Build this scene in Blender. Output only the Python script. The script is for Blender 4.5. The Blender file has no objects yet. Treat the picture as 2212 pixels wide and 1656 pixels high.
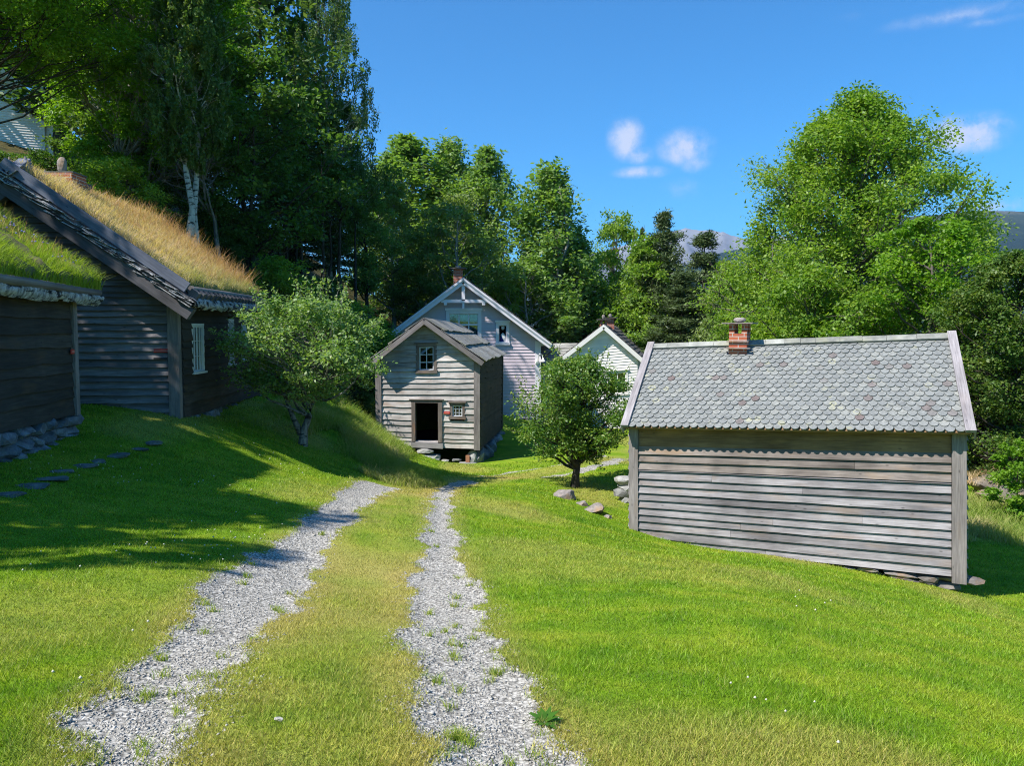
import bpy, math, random
import numpy as np
from math import radians, sin, cos, pi, sqrt, atan2, hypot
from mathutils import Vector
random.seed(7)
R_ = np.random.default_rng(11)
scene = bpy.context.scene

# ------------------------------------------------------------------ camera, sky, sun, exposure
FPX, TILT, CAMZ = 1670.0, radians(3.6), 1.65     # focal length in photo pixels, downward tilt, eye height
cam_d = bpy.data.cameras.new("camera"); cam = bpy.data.objects.new("camera", cam_d)
scene.collection.objects.link(cam); scene.camera = cam
cam.location = (0, 0, CAMZ); cam.rotation_euler = (radians(90) - TILT, 0, 0)
cam_d.sensor_width = 36; cam_d.lens = FPX / 2212 * 36; cam_d.clip_start = 0.1; cam_d.clip_end = 60000
SUNV = Vector((0.85, 0.53, -1.235)).normalized()      # the way the sunlight travels
SUN_EL = math.asin(-SUNV.z); SUN_AZ = atan2(-SUNV.x, -SUNV.y)
sd = bpy.data.lights.new("sun", 'SUN'); sun = bpy.data.objects.new("sun", sd); scene.collection.objects.link(sun)
sd.energy = 5.0; sd.angle = radians(0.5); sd.color = (1.0, 0.95, 0.87)
sun.rotation_euler = SUNV.to_track_quat('-Z', 'Y').to_euler(); sun.location = (-20, -12, 30)
scene.view_settings.view_transform = 'Standard'; scene.view_settings.look = 'None'
scene.view_settings.exposure = 0.74; scene.view_settings.gamma = 1.0
scene.render.engine = 'CYCLES'
scene.cycles.use_denoising = True; scene.cycles.denoising_prefilter = 'NONE'; scene.cycles.pixel_filter_type = 'BLACKMAN_HARRIS'; scene.cycles.filter_width = 1.05
scene.cycles.max_bounces = 6; scene.cycles.diffuse_bounces = 3; scene.cycles.glossy_bounces = 2
scene.cycles.transmission_bounces = 4; scene.cycles.transparent_max_bounces = 12; scene.cycles.volume_bounces = 0
scene.cycles.use_adaptive_sampling = True; scene.cycles.adaptive_threshold = 0.01

def cam_ray(px, py):
    u = (px - 1106) / FPX; v = (828 - py) / FPX
    return np.array([u, cos(TILT) + v * sin(TILT), -sin(TILT) + v * cos(TILT)])
def P(px, py, Y):
    """point of the real place seen at photo point (px, py) at the distance Y ahead"""
    d = cam_ray(px, py); r = d * (Y / d[1]); r[2] += CAMZ
    return r

world = bpy.data.worlds.new("World"); scene.world = world; world.use_nodes = True
wt = world.node_tree; wn = wt.nodes; wl = wt.links
for n in list(wn): wn.remove(n)
w_out = wn.new('ShaderNodeOutputWorld'); w_bg = wn.new('ShaderNodeBackground'); w_sky = wn.new('ShaderNodeTexSky')
w_sky.sky_type = 'NISHITA'; w_sky.sun_disc = False; w_sky.sun_elevation = SUN_EL; w_sky.sun_rotation = SUN_AZ
w_sky.air_density = 1.0; w_sky.dust_density = 0.3; w_sky.ozone_density = 3.0; w_sky.altitude = 300
w_bg.inputs['Strength'].default_value = 0.11
# deeper blue of a clear summer sky: saturate the sky colour
w_hs = wn.new('ShaderNodeVectorMath'); w_hs.operation = 'MULTIPLY'; w_hs.inputs[1].default_value = (.25, .78, 1.10)
wl.new(w_sky.outputs[0], w_hs.inputs[0])
# small fair-weather clouds, each a noise-broken blob around its own direction in the sky
w_geo = wn.new('ShaderNodeTexCoord')
w_no = wn.new('ShaderNodeTexNoise'); w_no.inputs['Scale'].default_value = 26; w_no.inputs['Detail'].default_value = 6
w_no.inputs['Roughness'].default_value = 0.62
wl.new(w_geo.outputs['Generated'], w_no.inputs['Vector'])
def wmath(op, a, b=None, c=None):
    n = wn.new('ShaderNodeMath'); n.operation = op
    for i, v in enumerate((a, b, c)):
        if v is None: continue
        if isinstance(v, (int, float)): n.inputs[i].default_value = v
        else: wl.new(v, n.inputs[i])
    return n.outputs[0]
def wvec(op, a, b):
    n = wn.new('ShaderNodeVectorMath'); n.operation = op
    for i, v in enumerate((a, b)):
        if isinstance(v, tuple): n.inputs[i].default_value = v
        else: wl.new(v, n.inputs[i])
    return n
tot = None
# (px, py, half width px, half height px, strength)
for (px, py, hw, hh, st) in [(1352, 300, 38, 44, 1.1), (1378, 335, 34, 20, .8), (1480, 318, 60, 38, .95), (1500, 350, 34, 24, .6),
                             (1385, 372, 62, 14, .85), (1475, 408, 52, 24, .42), (2088, 284, 72, 34, 1.25), (2110, 312, 52, 20, .75),
                             (2070, 32, 120, 17, .5), (2140, 45, 60, 10, .45), (1865, 30, 60, 12, .16), (2165, 446, 130, 16, .75)]:
    d = cam_ray(px, py); d /= np.linalg.norm(d)
    rt = np.cross(d, [0, 0, 1.]); rt /= np.linalg.norm(rt); up = np.cross(rt, d)
    a = wvec('DOT_PRODUCT', w_geo.outputs['Generated'], tuple(rt)).outputs['Value']
    b = wvec('DOT_PRODUCT', wvec('SUBTRACT', w_geo.outputs['Generated'], tuple(d)).outputs[0], tuple(up)).outputs['Value']
    f = wvec('DOT_PRODUCT', w_geo.outputs['Generated'], tuple(d)).outputs['Value']
    a = wmath('DIVIDE', a, hw / FPX); b = wmath('DIVIDE', b, hh / FPX)
    q = wmath('SQRT', wmath('ADD', wmath('POWER', wmath('ABSOLUTE', a), 2.0), wmath('POWER', wmath('ABSOLUTE', b), 2.0)))
    g = wmath('MULTIPLY', wmath('MAXIMUM', wmath('SUBTRACT', 1.25, q), 0.0), st)
    g = wmath('MULTIPLY', g, wmath('GREATER_THAN', f, 0.5))
    tot = g if tot is None else wmath('MAXIMUM', tot, g)
dens = wmath('MULTIPLY', tot, wmath('MULTIPLY_ADD', w_no.outputs[0], 3.3, -1.0))
ramp = wn.new('ShaderNodeMapRange'); ramp.interpolation_type = 'SMOOTHSTEP'
wl.new(dens, ramp.inputs['Value']); ramp.inputs['From Min'].default_value = 0.02; ramp.inputs['From Max'].default_value = 1.0
ramp.inputs['To Max'].default_value = 0.8
w_mix = wn.new('ShaderNodeMix'); w_mix.data_type = 'RGBA'
wl.new(ramp.outputs[0], w_mix.inputs['Factor']); wl.new(w_hs.outputs[0], w_mix.inputs['A']); w_mix.inputs['B'].default_value = (4.6, 4.8, 5.6, 1)
wl.new(w_mix.outputs['Result'], w_bg.inputs['Color']); wl.new(w_bg.outputs[0], w_out.inputs[0])

# ------------------------------------------------------------------ terrain
CTRL = []
for (px, py, Y) in [
    (675, 1600, 3.4), (780, 1278, 7.6), (845, 1110, 12.1), (880, 1062, 16.7), (1000, 1032, 21), (1150, 1012, 24.5), (1300, 985, 28),
    (1700, 1656, 3.7), (2212, 1656, 4.1), (1500, 1300, 7.3), (2212, 1400, 8.6), (1700, 1250, 10.8),
    (1361, 1150, 15.4), (1725, 1214, 14.0), (2080, 1290, 12.8), (2212, 1272, 14.4), (2212, 1190, 17), (1190, 1075, 16.5),
    (1222, 1078, 17), (1285, 1112, 16.3), (1325, 1128, 15.9), (1300, 1082, 18.2), (1243, 1053, 20), (1340, 1010, 23.5), (1150, 914, 39.5),
    (1100, 1022, 24), (1035, 1000, 28), (900, 985, 27.8), (818, 952, 28.6), (700, 900, 24), (780, 905, 28), (1215, 1001, 25.5),
    (650, 962, 19), (750, 1010, 18.5), (870, 1036, 19.5), (900, 1003, 24), (760, 940, 21.5),
    (395, 905, 16.2), (560, 868, 22), (170, 943, 13.4), (13, 995, 11), (250, 1000, 12.2), (400, 1000, 13.3), (500, 1000, 14.6),
    (0, 1100, 8.9), (0, 1300, 5.7), (250, 1250, 6.6), (500, 1150, 9.3), (430, 560, 27), (1090, 950, 33), (1200, 920, 38),
    (2130, 1150, 18.5), (2180, 1120, 20), (2190, 1055, 23)]:
    CTRL.append(P(px, py, Y))
CTRL += [np.array(t, float) for t in [
    (0, 0, 0.06), (-3, 0, .16), (3, 0, -.2), (0, -6, .7), (-8, -6, 1.1), (8, -6, -.6), (-14, 16, .5), (-14, 23, 2.3), (-8.2, 25, .2), (-9.5, 28, 2.3),
    (-18, 20, 3.5), (-20, 30, 7), (-25, 42, 11.3), (-30, 60, 15), (-14, 40, 6.2), (-9.7, 40, 4.1), (-6, 40, 1.5), (-4.6, 42, -.4), (-8.5, 33, 1.5),
    (-4, 47, -1), (-10, 60, 3.5), (-16, 60, 8), (0, 50, -3), (10, 40, -3.5), (20, 40, -5), (10, 22, -3.2), (14, 16, -4), (20, 10, -4.5), (20, 25, -5),
    (15, 30, -4.6), (0, 70, -3.5), (20, 70, -7), (40, 40, -9), (-13, 5, .3), (-14, -6, 1.4), (-25, 5, 3.5), (-40, 20, 12), (-45, 60, 20),
    (0, 100, -5), (40, 100, -12), (-40, 100, 18), (60, 0, -12), (-11, 12, .15), (7.5, 17.5, -2.85), (5, 19, -2.6), (-50, -20, 8), (50, -30, -8), (0, -30, 3)]]
CTRL = np.array(CTRL)
_c = 2.5
def _phi(d2): return np.sqrt(d2 + _c * _c)
_A = _phi(((CTRL[:, None, :2] - CTRL[None, :, :2]) ** 2).sum(2)) + 0.02 * np.eye(len(CTRL)) * -1
_n = len(CTRL)
_M = np.zeros((_n + 3, _n + 3)); _M[:_n, :_n] = _A; _M[:_n, _n] = 1; _M[:_n, _n + 1:] = CTRL[:, :2]; _M[_n, :_n] = 1; _M[_n + 1:, :_n] = CTRL[:, :2].T
_W = np.linalg.solve(_M, np.concatenate([CTRL[:, 2], [0, 0, 0]]))
def terr(x, y):
    x = np.asarray(x, float); y = np.asarray(y, float); sh = x.shape; xf = x.ravel(); yf = y.ravel()
    xc = np.clip(xf, -70, 70); yc = np.clip(yf, -40, 120)
    z = np.zeros(len(xf))
    for i in range(0, len(xf), 20000):
        s = slice(i, i + 20000)
        d2 = (xc[s, None] - CTRL[None, :, 0]) ** 2 + (yc[s, None] - CTRL[None, :, 1]) ** 2
        z[s] = _phi(d2) @ _W[:_n] + _W[_n] + xc[s] * _W[_n + 1] + yc[s] * _W[_n + 2]
    out = np.hypot(np.maximum(np.abs(xf) - 70, 0), np.maximum(np.maximum(-40 - yf, yf - 120), 0))
    k = np.clip(out / 400, 0, 1); k = k * k * (3 - 2 * k)
    z = z * (1 - k) + (-55) * k
    z += 0.018 * np.sin(xf * 1.7 + yf * .6) * np.sin(yf * 1.3 - xf * .4) + 0.012 * np.sin(xf * 3.9 + 1) * np.sin(yf * 3.1)
    return z.reshape(sh)
def tz(x, y): return float(terr(np.array([x]), np.array([y]))[0])
def G(px, py):
    """where the view through photo point (px, py) meets the ground"""
    d = cam_ray(px, py); t = np.linspace(1.5, 70, 1400)
    pts = d[None] * t[:, None]; pts[:, 2] += CAMZ
    g = pts[:, 2] - terr(pts[:, 0], pts[:, 1])
    i = np.argmax(g < 0)
    if g[i] >= 0: i = len(t) - 1
    k = g[i - 1] / (g[i - 1] - g[i] + 1e-9); tt = t[i - 1] + (t[i] - t[i - 1]) * k
    p = d * tt; p[2] += CAMZ
    return p

# two gravel wheel ruts: (photo row, left edge, right edge)
RL = [(1760, 20, 330), (1654, 111, 394), (1544, 158, 464), (1475, 255, 490), (1388, 348, 559), (1320, 406, 617), (1255, 487, 660), (1220, 545, 672), (1180, 590, 715),
      (1150, 635, 725), (1120, 678, 748), (1100, 705, 765), (1080, 738, 788), (1062, 768, 812), (1050, 796, 835)]
RR = [(1760, 950, 1300), (1654, 931, 1232), (1544, 900, 1165), (1475, 880, 1128), (1388, 880, 1081), (1320, 870, 1052), (1255, 882, 1018), (1203, 915, 993), (1160, 922, 980),
      (1120, 924, 974), (1085, 932, 975), (1062, 942, 982), (1050, 955, 992), (1042, 1000, 1030)]
def rut_rows(rows):
    c = []
    for (y, a, b) in rows:
        p = G(a, y); q = G(b, y); c.append(((p[0] + q[0]) / 2, (p[1] + q[1]) / 2, hypot(q[0] - p[0], q[1] - p[1]) / 2))
    return np.array(c)
rut_a, rut_b = rut_rows(RL), rut_rows(RR)
rut_c = np.array([[*G(1040, 1029)[:2], .10], [*G(1100, 1021)[:2], .22], [*G(1160, 1013)[:2], .22], [*G(1220, 1003)[:2], .2], [*G(1300, 985)[:2], .3]])
rut_d = np.array([[*G(1165, 1033)[:2], .10], [*G(1210, 1027)[:2], .2], [*G(1260, 1017)[:2], .25], [*G(1310, 1004)[:2], .3], [*G(1345, 992)[:2], .3]])
def seg_d(x, y, c):
    """signed distance outside a tapering polyline (negative inside)"""
    best = np.full(x.shape, 1e9)
    for i in range(len(c) - 1):
        ax, ay, ar = c[i]; bx, by, br = c[i + 1]
        dx, dy = bx - ax, by - ay; L2 = dx * dx + dy * dy + 1e-9
        t = np.clip(((x - ax) * dx + (y - ay) * dy) / L2, 0, 1)
        best = np.minimum(best, np.hypot(x - ax - t * dx, y - ay - t * dy) - (ar + (br - ar) * t))
    return best
def vnoise(x, y, s, seed=0):
    """smooth value noise 0..1"""
    X = x / s; Y = y / s; xi = np.floor(X).astype(np.int64); yi = np.floor(Y).astype(np.int64); fx = X - xi; fy = Y - yi
    fx = fx * fx * (3 - 2 * fx); fy = fy * fy * (3 - 2 * fy)
    def h(a, b):
        v = (a * 374761393 + b * 668265263 + seed * 974634777) & 0x7fffffff
        v = ((v ^ (v >> 13)) * 1274126177) & 0x7fffffff
        return ((v ^ (v >> 16)) & 0xffff) / 65535.0
    return (h(xi, yi) * (1 - fx) + h(xi + 1, yi) * fx) * (1 - fy) + (h(xi, yi + 1) * (1 - fx) + h(xi + 1, yi + 1) * fx) * fy
def rut_dist(x, y):
    d = np.minimum(np.minimum(seg_d(x, y, rut_a), seg_d(x, y, rut_b)), np.minimum(seg_d(x, y, rut_c), seg_d(x, y, rut_d)) + .05)
    return d + (vnoise(x, y, .35, 3) - .5) * .26 + (vnoise(x, y, .11, 5) - .5) * .12
def mid_strip(x, y):
    n = min(len(rut_a), len(rut_b)); c = []
    for t in np.linspace(0, 1, 12):
        ia = t * (len(rut_a) - 1); ib = t * (len(rut_b) - 1)
        pa = np.array([np.interp(ia, range(len(rut_a)), rut_a[:, k]) for k in range(2)])
        pb = np.array([np.interp(ib, range(len(rut_b)), rut_b[:, k]) for k in range(2)])
        c.append([*(pa + pb) / 2, 0.3])
    c.append([*G(1100, 1030)[:2], .5]); c.append([*G(1200, 1015)[:2], .4]); c.append([*G(1300, 995)[:2], .4])
    return seg_d(x, y, np.array(c))
def dryness(x, y):
    m = np.clip(1 - mid_strip(x, y) / .55, 0, 1)
    e = np.clip(1 - np.maximum(np.minimum(seg_d(x, y, rut_a), seg_d(x, y, rut_b)), 0) / .3, 0, 1)
    n = vnoise(x, y, 1.3, 8) * .6 + vnoise(x, y, .4, 9) * .4
    return np.clip(m * (-.05 + .85 * n) + e * .45 * (.4 + n) + np.clip((vnoise(x, y, 1.8, 21) - .60) * 2.0, 0, .5), 0, 1)

# ------------------------------------------------------------------ materials
def newmat(name):
    m = bpy.data.materials.new(name); m.use_nodes = True
    nt = m.node_tree
    for n in list(nt.nodes): nt.nodes.remove(n)
    out = nt.nodes.new('ShaderNodeOutputMaterial')
    return m, nt, nt.nodes, nt.links, out
def ramp_node(n, stops):
    r = n.new('ShaderNodeValToRGB'); el = r.color_ramp.elements
    while len(el) < len(stops): el.new(0.5)
    for e, (p, c) in zip(el, stops): e.position = p; e.color = (*c, 1)
    return r
def mixc(n, l, mode, fac, a, b):
    x = n.new('ShaderNodeMix'); x.data_type = 'RGBA'; x.blend_type = mode
    for k, v in (('Factor', fac), ('A', a), ('B', b)):
        if isinstance(v, (int, float)): x.inputs[k].default_value = v
        elif isinstance(v, tuple): x.inputs[k].default_value = (*v, 1)
        else: l.new(v, x.inputs[k])
    return x.outputs['Result']
def noise(n, l, vec, scale, detail=4, rough=.55, dist=0):
    t = n.new('ShaderNodeTexNoise'); t.inputs['Scale'].default_value = scale; t.inputs['Detail'].default_value = detail
    t.inputs['Roughness'].default_value = rough; t.inputs['Distortion'].default_value = dist
    if vec is not None: l.new(vec, t.inputs['Vector'])
    return t.outputs['Fac']
def mapping(n, l, vec, scale):
    t = n.new('ShaderNodeMapping'); t.inputs['Scale'].default_value = scale; l.new(vec, t.inputs['Vector']); return t.outputs[0]
def bump(n, l, h, strength, dist, normal=None):
    b = n.new('ShaderNodeBump'); b.inputs['Strength'].default_value = strength; b.inputs['Distance'].default_value = dist
    l.new(h, b.inputs['Height'])
    if normal is not None: l.new(normal, b.inputs['Normal'])
    return b.outputs[0]
def principled(n, l, out, col, rough=.8, spec=.3, normal=None):
    p = n.new('ShaderNodeBsdfPrincipled')
    if isinstance(col, tuple): p.inputs['Base Color'].default_value = (*col, 1)
    else: l.new(col, p.inputs['Base Color'])
    if isinstance(rough, (int, float)): p.inputs['Roughness'].default_value = rough
    else: l.new(rough, p.inputs['Roughness'])
    p.inputs['Specular IOR Level'].default_value = spec
    if normal is not None: l.new(normal, p.inputs['Normal'])
    l.new(p.outputs[0], out.inputs[0]); return p

def wood_mat(name, dark, light, tint=None, tint_amt=.25, grain=22, streak=.5, rough=.8, knots=True):
    """weathered boards; grain runs along UV u"""
    m, nt, n, l, out = newmat(name)
    uv = n.new('ShaderNodeUVMap').outputs[0]; geo = n.new('ShaderNodeNewGeometry')
    g1 = noise(n, l, mapping(n, l, uv, (1.2, grain, 1)), 1.0, 6, .65, .6)
    g2 = noise(n, l, mapping(n, l, uv, (2.5, grain * 3.5, 1)), 1.0, 3, .6)
    g3 = noise(n, l, mapping(n, l, uv, (.7, 2.2, 1)), 1.0, 3, .6)
    c = ramp_node(n, [(.28, dark), (.52, tuple((a + b) / 2 for a, b in zip(dark, light))), (.75, light)])
    s = n.new('ShaderNodeMath'); s.operation = 'MULTIPLY_ADD'; l.new(g1, s.inputs[0]); s.inputs[1].default_value = .62
    s2 = n.new('ShaderNodeMath'); s2.operation = 'MULTIPLY_ADD'; l.new(g3, s2.inputs[0]); s2.inputs[1].default_value = streak; s2.inputs[2].default_value = -.06
    l.new(s2.outputs[0], s.inputs[2]); l.new(s.outputs[0], c.inputs[0])
    v = n.new('ShaderNodeMapRange'); l.new(geo.outputs['Random Per Island'], v.inputs[0]); v.inputs['To Min'].default_value = .72; v.inputs['To Max'].default_value = 1.2
    col = mixc(n, l, 'MULTIPLY', 1.0, c.outputs[0], v.outputs[0])
    fine = n.new('ShaderNodeMapRange'); l.new(g2, fine.inputs[0]); fine.inputs['From Min'].default_value = .3; fine.inputs['From Max'].default_value = .7
    fine.inputs['To Min'].default_value = .68; fine.inputs['To Max'].default_value = 1.12
    col = mixc(n, l, 'MULTIPLY', 1.0, col, fine.outputs[0])
    if knots:
        vo = n.new('ShaderNodeTexVoronoi'); vo.inputs['Scale'].default_value = 1.0; l.new(mapping(n, l, uv, (3.2, 9, 1)), vo.inputs['Vector'])
        k = n.new('ShaderNodeMapRange'); l.new(vo.outputs['Distance'], k.inputs[0]); k.inputs['From Min'].default_value = .05; k.inputs['From Max'].default_value = .13
        k.inputs['To Min'].default_value = .5; k.inputs['To Max'].default_value = 1.0
        col = mixc(n, l, 'MULTIPLY', 1.0, col, k.outputs[0])
    stn = noise(n, l, mapping(n, l, n.new('ShaderNodeTexCoord').outputs['Object'], (1, 1, .6)), 1.1, 5, .6); sr = n.new('ShaderNodeMapRange'); l.new(stn, sr.inputs[0]); sr.inputs['From Min'].default_value = .3; sr.inputs['From Max'].default_value = .68; sr.inputs['To Min'].default_value = .66; sr.inputs['To Max'].default_value = 1.15
    col = mixc(n, l, 'MULTIPLY', 1.0, col, sr.outputs[0])
    if tint:
        t = noise(n, l, mapping(n, l, uv, (.8, 3, 1)), 1.3, 2)
        tr = n.new('ShaderNodeMapRange'); l.new(t, tr.inputs[0]); tr.inputs['From Min'].default_value = .56; tr.inputs['From Max'].default_value = .72; tr.inputs['To Max'].default_value = tint_amt
        col = mixc(n, l, 'MIX', tr.outputs[0], col, tint)
    principled(n, l, out, col, rough, .25, bump(n, l, g1, .5, .012, None))
    return m
M = {}
M['shed_wood'] = wood_mat('weathered_shed_boards', (.06, .054, .056), (.30, .28, .29), (.25, .165, .10), .35, 16, .8)
M['store_wood'] = wood_mat('silvered_storehouse_boards', (.16, .14, .13), (.70, .65, .62), (.30, .18, .11), .45, 18, .6)
M['post_wood'] = wood_mat('grey_posts', (.13, .112, .108), (.33, .295, .285), (.2, .14, .09), .3, 14)
M['rake_wood'] = wood_mat('pale_rake_boards', (.20, .18, .19), (.44, .41, .42), (.3, .22, .18), .2, 14)
M['brown_wood'] = wood_mat('brown_sheltered_boards', (.13, .075, .042), (.40, .25, .13), (.42, .24, .10), .5, 12)
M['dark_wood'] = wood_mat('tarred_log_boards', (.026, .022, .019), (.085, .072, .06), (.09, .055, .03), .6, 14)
M['gable_wood'] = wood_mat('grey_gable_boards', (.11, .10, .105), (.36, .335, .34), None, 0, 14)
M['beam_wood'] = wood_mat('dark_barge_beam', (.05, .05, .055), (.15, .14, .15), (.1, .07, .05), .4, 10)
M['plank_wood'] = wood_mat('blue_grey_barge_plank', (.09, .10, .14), (.21, .23, .29), None, 0, 9)
M['upper_wood'] = wood_mat('brownish_upper_boards', (.065, .052, .047), (.27, .23, .21), (.30, .19, .10), .55, 16, .8)
M['frame_wood'] = wood_mat('brown_grey_frame_wood', (.08, .062, .05), (.27, .225, .20), (.34, .16, .08), .4, 12)
M['red_wood'] = wood_mat('reddish_prop_wood', (.22, .09, .05), (.42, .2, .12), None, 0, 12)

def plain(name, col, rough=.6, spec=.4, nscale=9, amt=.12):
    m, nt, n, l, out = newmat(name)
    tc = n.new('ShaderNodeTexCoord').outputs['Object']
    t = noise(n, l, tc, nscale, 4); r = n.new('ShaderNodeMapRange'); l.new(t, r.inputs[0]); r.inputs['To Min'].default_value = 1 - amt * 2; r.inputs['To Max'].default_value = 1 + amt
    geo = n.new('ShaderNodeNewGeometry'); v = n.new('ShaderNodeMapRange'); l.new(geo.outputs['Random Per Island'], v.inputs[0]); v.inputs['To Min'].default_value = .93; v.inputs['To Max'].default_value = 1.05
    c = mixc(n, l, 'MULTIPLY', 1.0, col, r.outputs[0]); c = mixc(n, l, 'MULTIPLY', 1.0, c, v.outputs[0])
    principled(n, l, out, c, rough, spec); return m
M['lilac'] = plain('lilac_grey_paint', (.56, .475, .535), .6, .35, 2.5, .07)
M['trim'] = plain('lilac_white_trim_paint', (.72, .68, .73), .5, .4, 3, .06)
M['white'] = plain('white_paint', (.82, .79, .77), .5, .4, 2, .05)
M['white_far'] = plain('white_house_paint', (.85, .81, .80), .6, .35, 1.5, .07)
M['old_white'] = plain('old_white_window_paint', (.62, .66, .70), .5, .4, 8, .12)
M['grey_sash'] = plain('worn_sash_paint', (.48, .46, .43), .7, .3, 12, .2)
M['metal_dark'] = plain('dark_gutter_metal', (.03, .03, .035), .4, .5)
M['red_plate'] = plain('red_sign_plate', (.5, .035, .03), .4, .5, 5, .05)
M['sign_face'] = plain('sign_plate_face', (.72, .25, .2), .5, .4, 60, .3)
M['cloth_white'] = plain('white_cloth', (.8, .8, .78), .9, .1)
M['cloth_blue'] = plain('dark_blue_cloth', (.02, .03, .16), .9, .1)
M['curtain'] = plain('pale_curtain', (.20, .25, .27), .9, .1, 14, .2)
M['interior'] = plain('unlit_interior_black', (.012, .011, .010), .95, .05)  # near-black colour with the shade of the unlit rooms painted in
M['soil'] = plain('bare_soil', (.07, .055, .04), .95, .1)

def stone_mat(name, a, b, moss=(.16, .15, .07), mossamt=.35, scale=5, rnd=.3):
    m, nt, n, l, out = newmat(name)
    tc = n.new('ShaderNodeTexCoord').outputs['Object']; geo = n.new('ShaderNodeNewGeometry')
    t = noise(n, l, tc, scale, 8, .7); t2 = noise(n, l, tc, scale * .55, 3)
    c = ramp_node(n, [(.32, a), (.68, b)]); l.new(t, c.inputs[0])
    v = n.new('ShaderNodeMapRange'); l.new(geo.outputs['Random Per Island'], v.inputs[0]); v.inputs['To Min'].default_value = 1 - rnd; v.inputs['To Max'].default_value = 1 + rnd
    col = mixc(n, l, 'MULTIPLY', 1.0, c.outputs[0], v.outputs[0])
    mr = n.new('ShaderNodeMapRange'); l.new(t2, mr.inputs[0]); mr.inputs['From Min'].default_value = .52; mr.inputs['From Max'].default_value = .66; mr.inputs['To Max'].default_value = mossamt
    col = mixc(n, l, 'MIX', mr.outputs[0], col, moss)
    principled(n, l, out, col, .9, .2, bump(n, l, t, .7, .03)); return m
M['stone'] = stone_mat('foundation_fieldstone', (.13, .13, .135), (.34, .34, .33))
M['stone_blue'] = stone_mat('blue_grey_fieldstone', (.05, .06, .075), (.24, .265, .30), (.08, .09, .05), .3)
M['rock'] = stone_mat('lichen_rock', (.11, .095, .09), (.30, .265, .25), (.28, .15, .05), .6, 5)
M['outcrop'] = stone_mat('brown_outcrop', (.07, .06, .05), (.20, .17, .14), (.30, .20, .09), .5, 5)
M['flag'] = stone_mat('flagstone', (.06, .065, .06), (.17, .175, .165), (.07, .09, .03), .4, 6)
M['roofslab'] = stone_mat('mossy_roof_slab', (.12, .12, .115), (.31, .30, .28), (.30, .25, .10), .35, 7)
M['darkslate'] = stone_mat('dark_roof_slate', (.05, .05, .055), (.15, .145, .14), (.14, .11, .05), .4, 3)
M['greyslate'] = stone_mat('grey_wing_slate', (.22, .22, .20), (.38, .37, .34), (.25, .23, .14), .35, 2)

def slate_mat():
    m, nt, n, l, out = newmat('green_grey_scalloped_slate')
    tc = n.new('ShaderNodeTexCoord').outputs['Object']; geo = n.new('ShaderNodeNewGeometry')
    rp = ramp_node(n, [(0, (.17, .178, .176)), (.45, (.19, .198, .194)), (.8, (.205, .212, .205)), (.965, (.23, .235, .22)), (.975, (.17, .165, .16)), (.997, (.14, .11, .105))])
    rp.color_ramp.interpolation = 'LINEAR'
    l.new(geo.outputs['Random Per Island'], rp.inputs[0])
    t = noise(n, l, tc, 14, 8, .75); v = n.new('ShaderNodeMapRange'); l.new(t, v.inputs[0]); v.inputs['From Min'].default_value = .3; v.inputs['From Max'].default_value = .7
    v.inputs['To Min'].default_value = .62; v.inputs['To Max'].default_value = 1.35
    col = mixc(n, l, 'MULTIPLY', 1.0, rp.outputs[0], v.outputs[0])
    # lichen rings
    vo = n.new('ShaderNodeTexVoronoi'); vo.inputs['Scale'].default_value = 3.4; vo.inputs['Randomness'].default_value = 1
    d = n.new('ShaderNodeVectorMath'); d.operation = 'ADD'; nn = n.new('ShaderNodeTexNoise'); nn.inputs['Scale'].default_value = 9; l.new(tc, nn.inputs['Vector'])
    sc = n.new('ShaderNodeVectorMath'); sc.operation = 'SCALE'; l.new(nn.outputs['Color'], sc.inputs[0]); sc.inputs['Scale'].default_value = .09
    l.new(tc, d.inputs[0]); l.new(sc.outputs[0], d.inputs[1]); l.new(d.outputs[0], vo.inputs['Vector'])
    ring = ramp_node(n, [(0, (0, 0, 0)), (.13, (.0, .0, .0)), (.19, (1, 1, 1)), (.24, (.9, .9, .9)), (.28, (0, 0, 0))]); l.new(vo.outputs['Distance'], ring.inputs[0])
    big = noise(n, l, tc, .9, 3); bm = n.new('ShaderNodeMapRange'); l.new(big, bm.inputs[0]); bm.inputs['From Min'].default_value = .44; bm.inputs['From Max'].default_value = .62; bm.inputs['To Max'].default_value = .65
    f = n.new('ShaderNodeMath'); f.operation = 'MULTIPLY'; l.new(ring.outputs[0], f.inputs[0]); l.new(bm.outputs[0], f.inputs[1])
    col = mixc(n, l, 'MIX', f.outputs[0], col, (.36, .35, .22))
    t3 = noise(n, l, tc, 4.0, 6, .7); mr = n.new('ShaderNodeMapRange'); l.new(t3, mr.inputs[0]); mr.inputs['From Min'].default_value = .60; mr.inputs['From Max'].default_value = .70; mr.inputs['To Max'].default_value = .6
    col = mixc(n, l, 'MIX', mr.outputs[0], col, (.36, .36, .33))
    t4 = noise(n, l, tc, 6.0, 5, .7); mr4 = n.new('ShaderNodeMapRange'); l.new(t4, mr4.inputs[0]); mr4.inputs['From Min'].default_value = .64; mr4.inputs['From Max'].default_value = .72; mr4.inputs['To Max'].default_value = .6
    col = mixc(n, l, 'MIX', mr4.outputs[0], col, (.15, .14, .12))
    principled(n, l, out, col, .75, .3, bump(n, l, t, .4, .008)); return m
M['slate'] = slate_mat()

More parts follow.
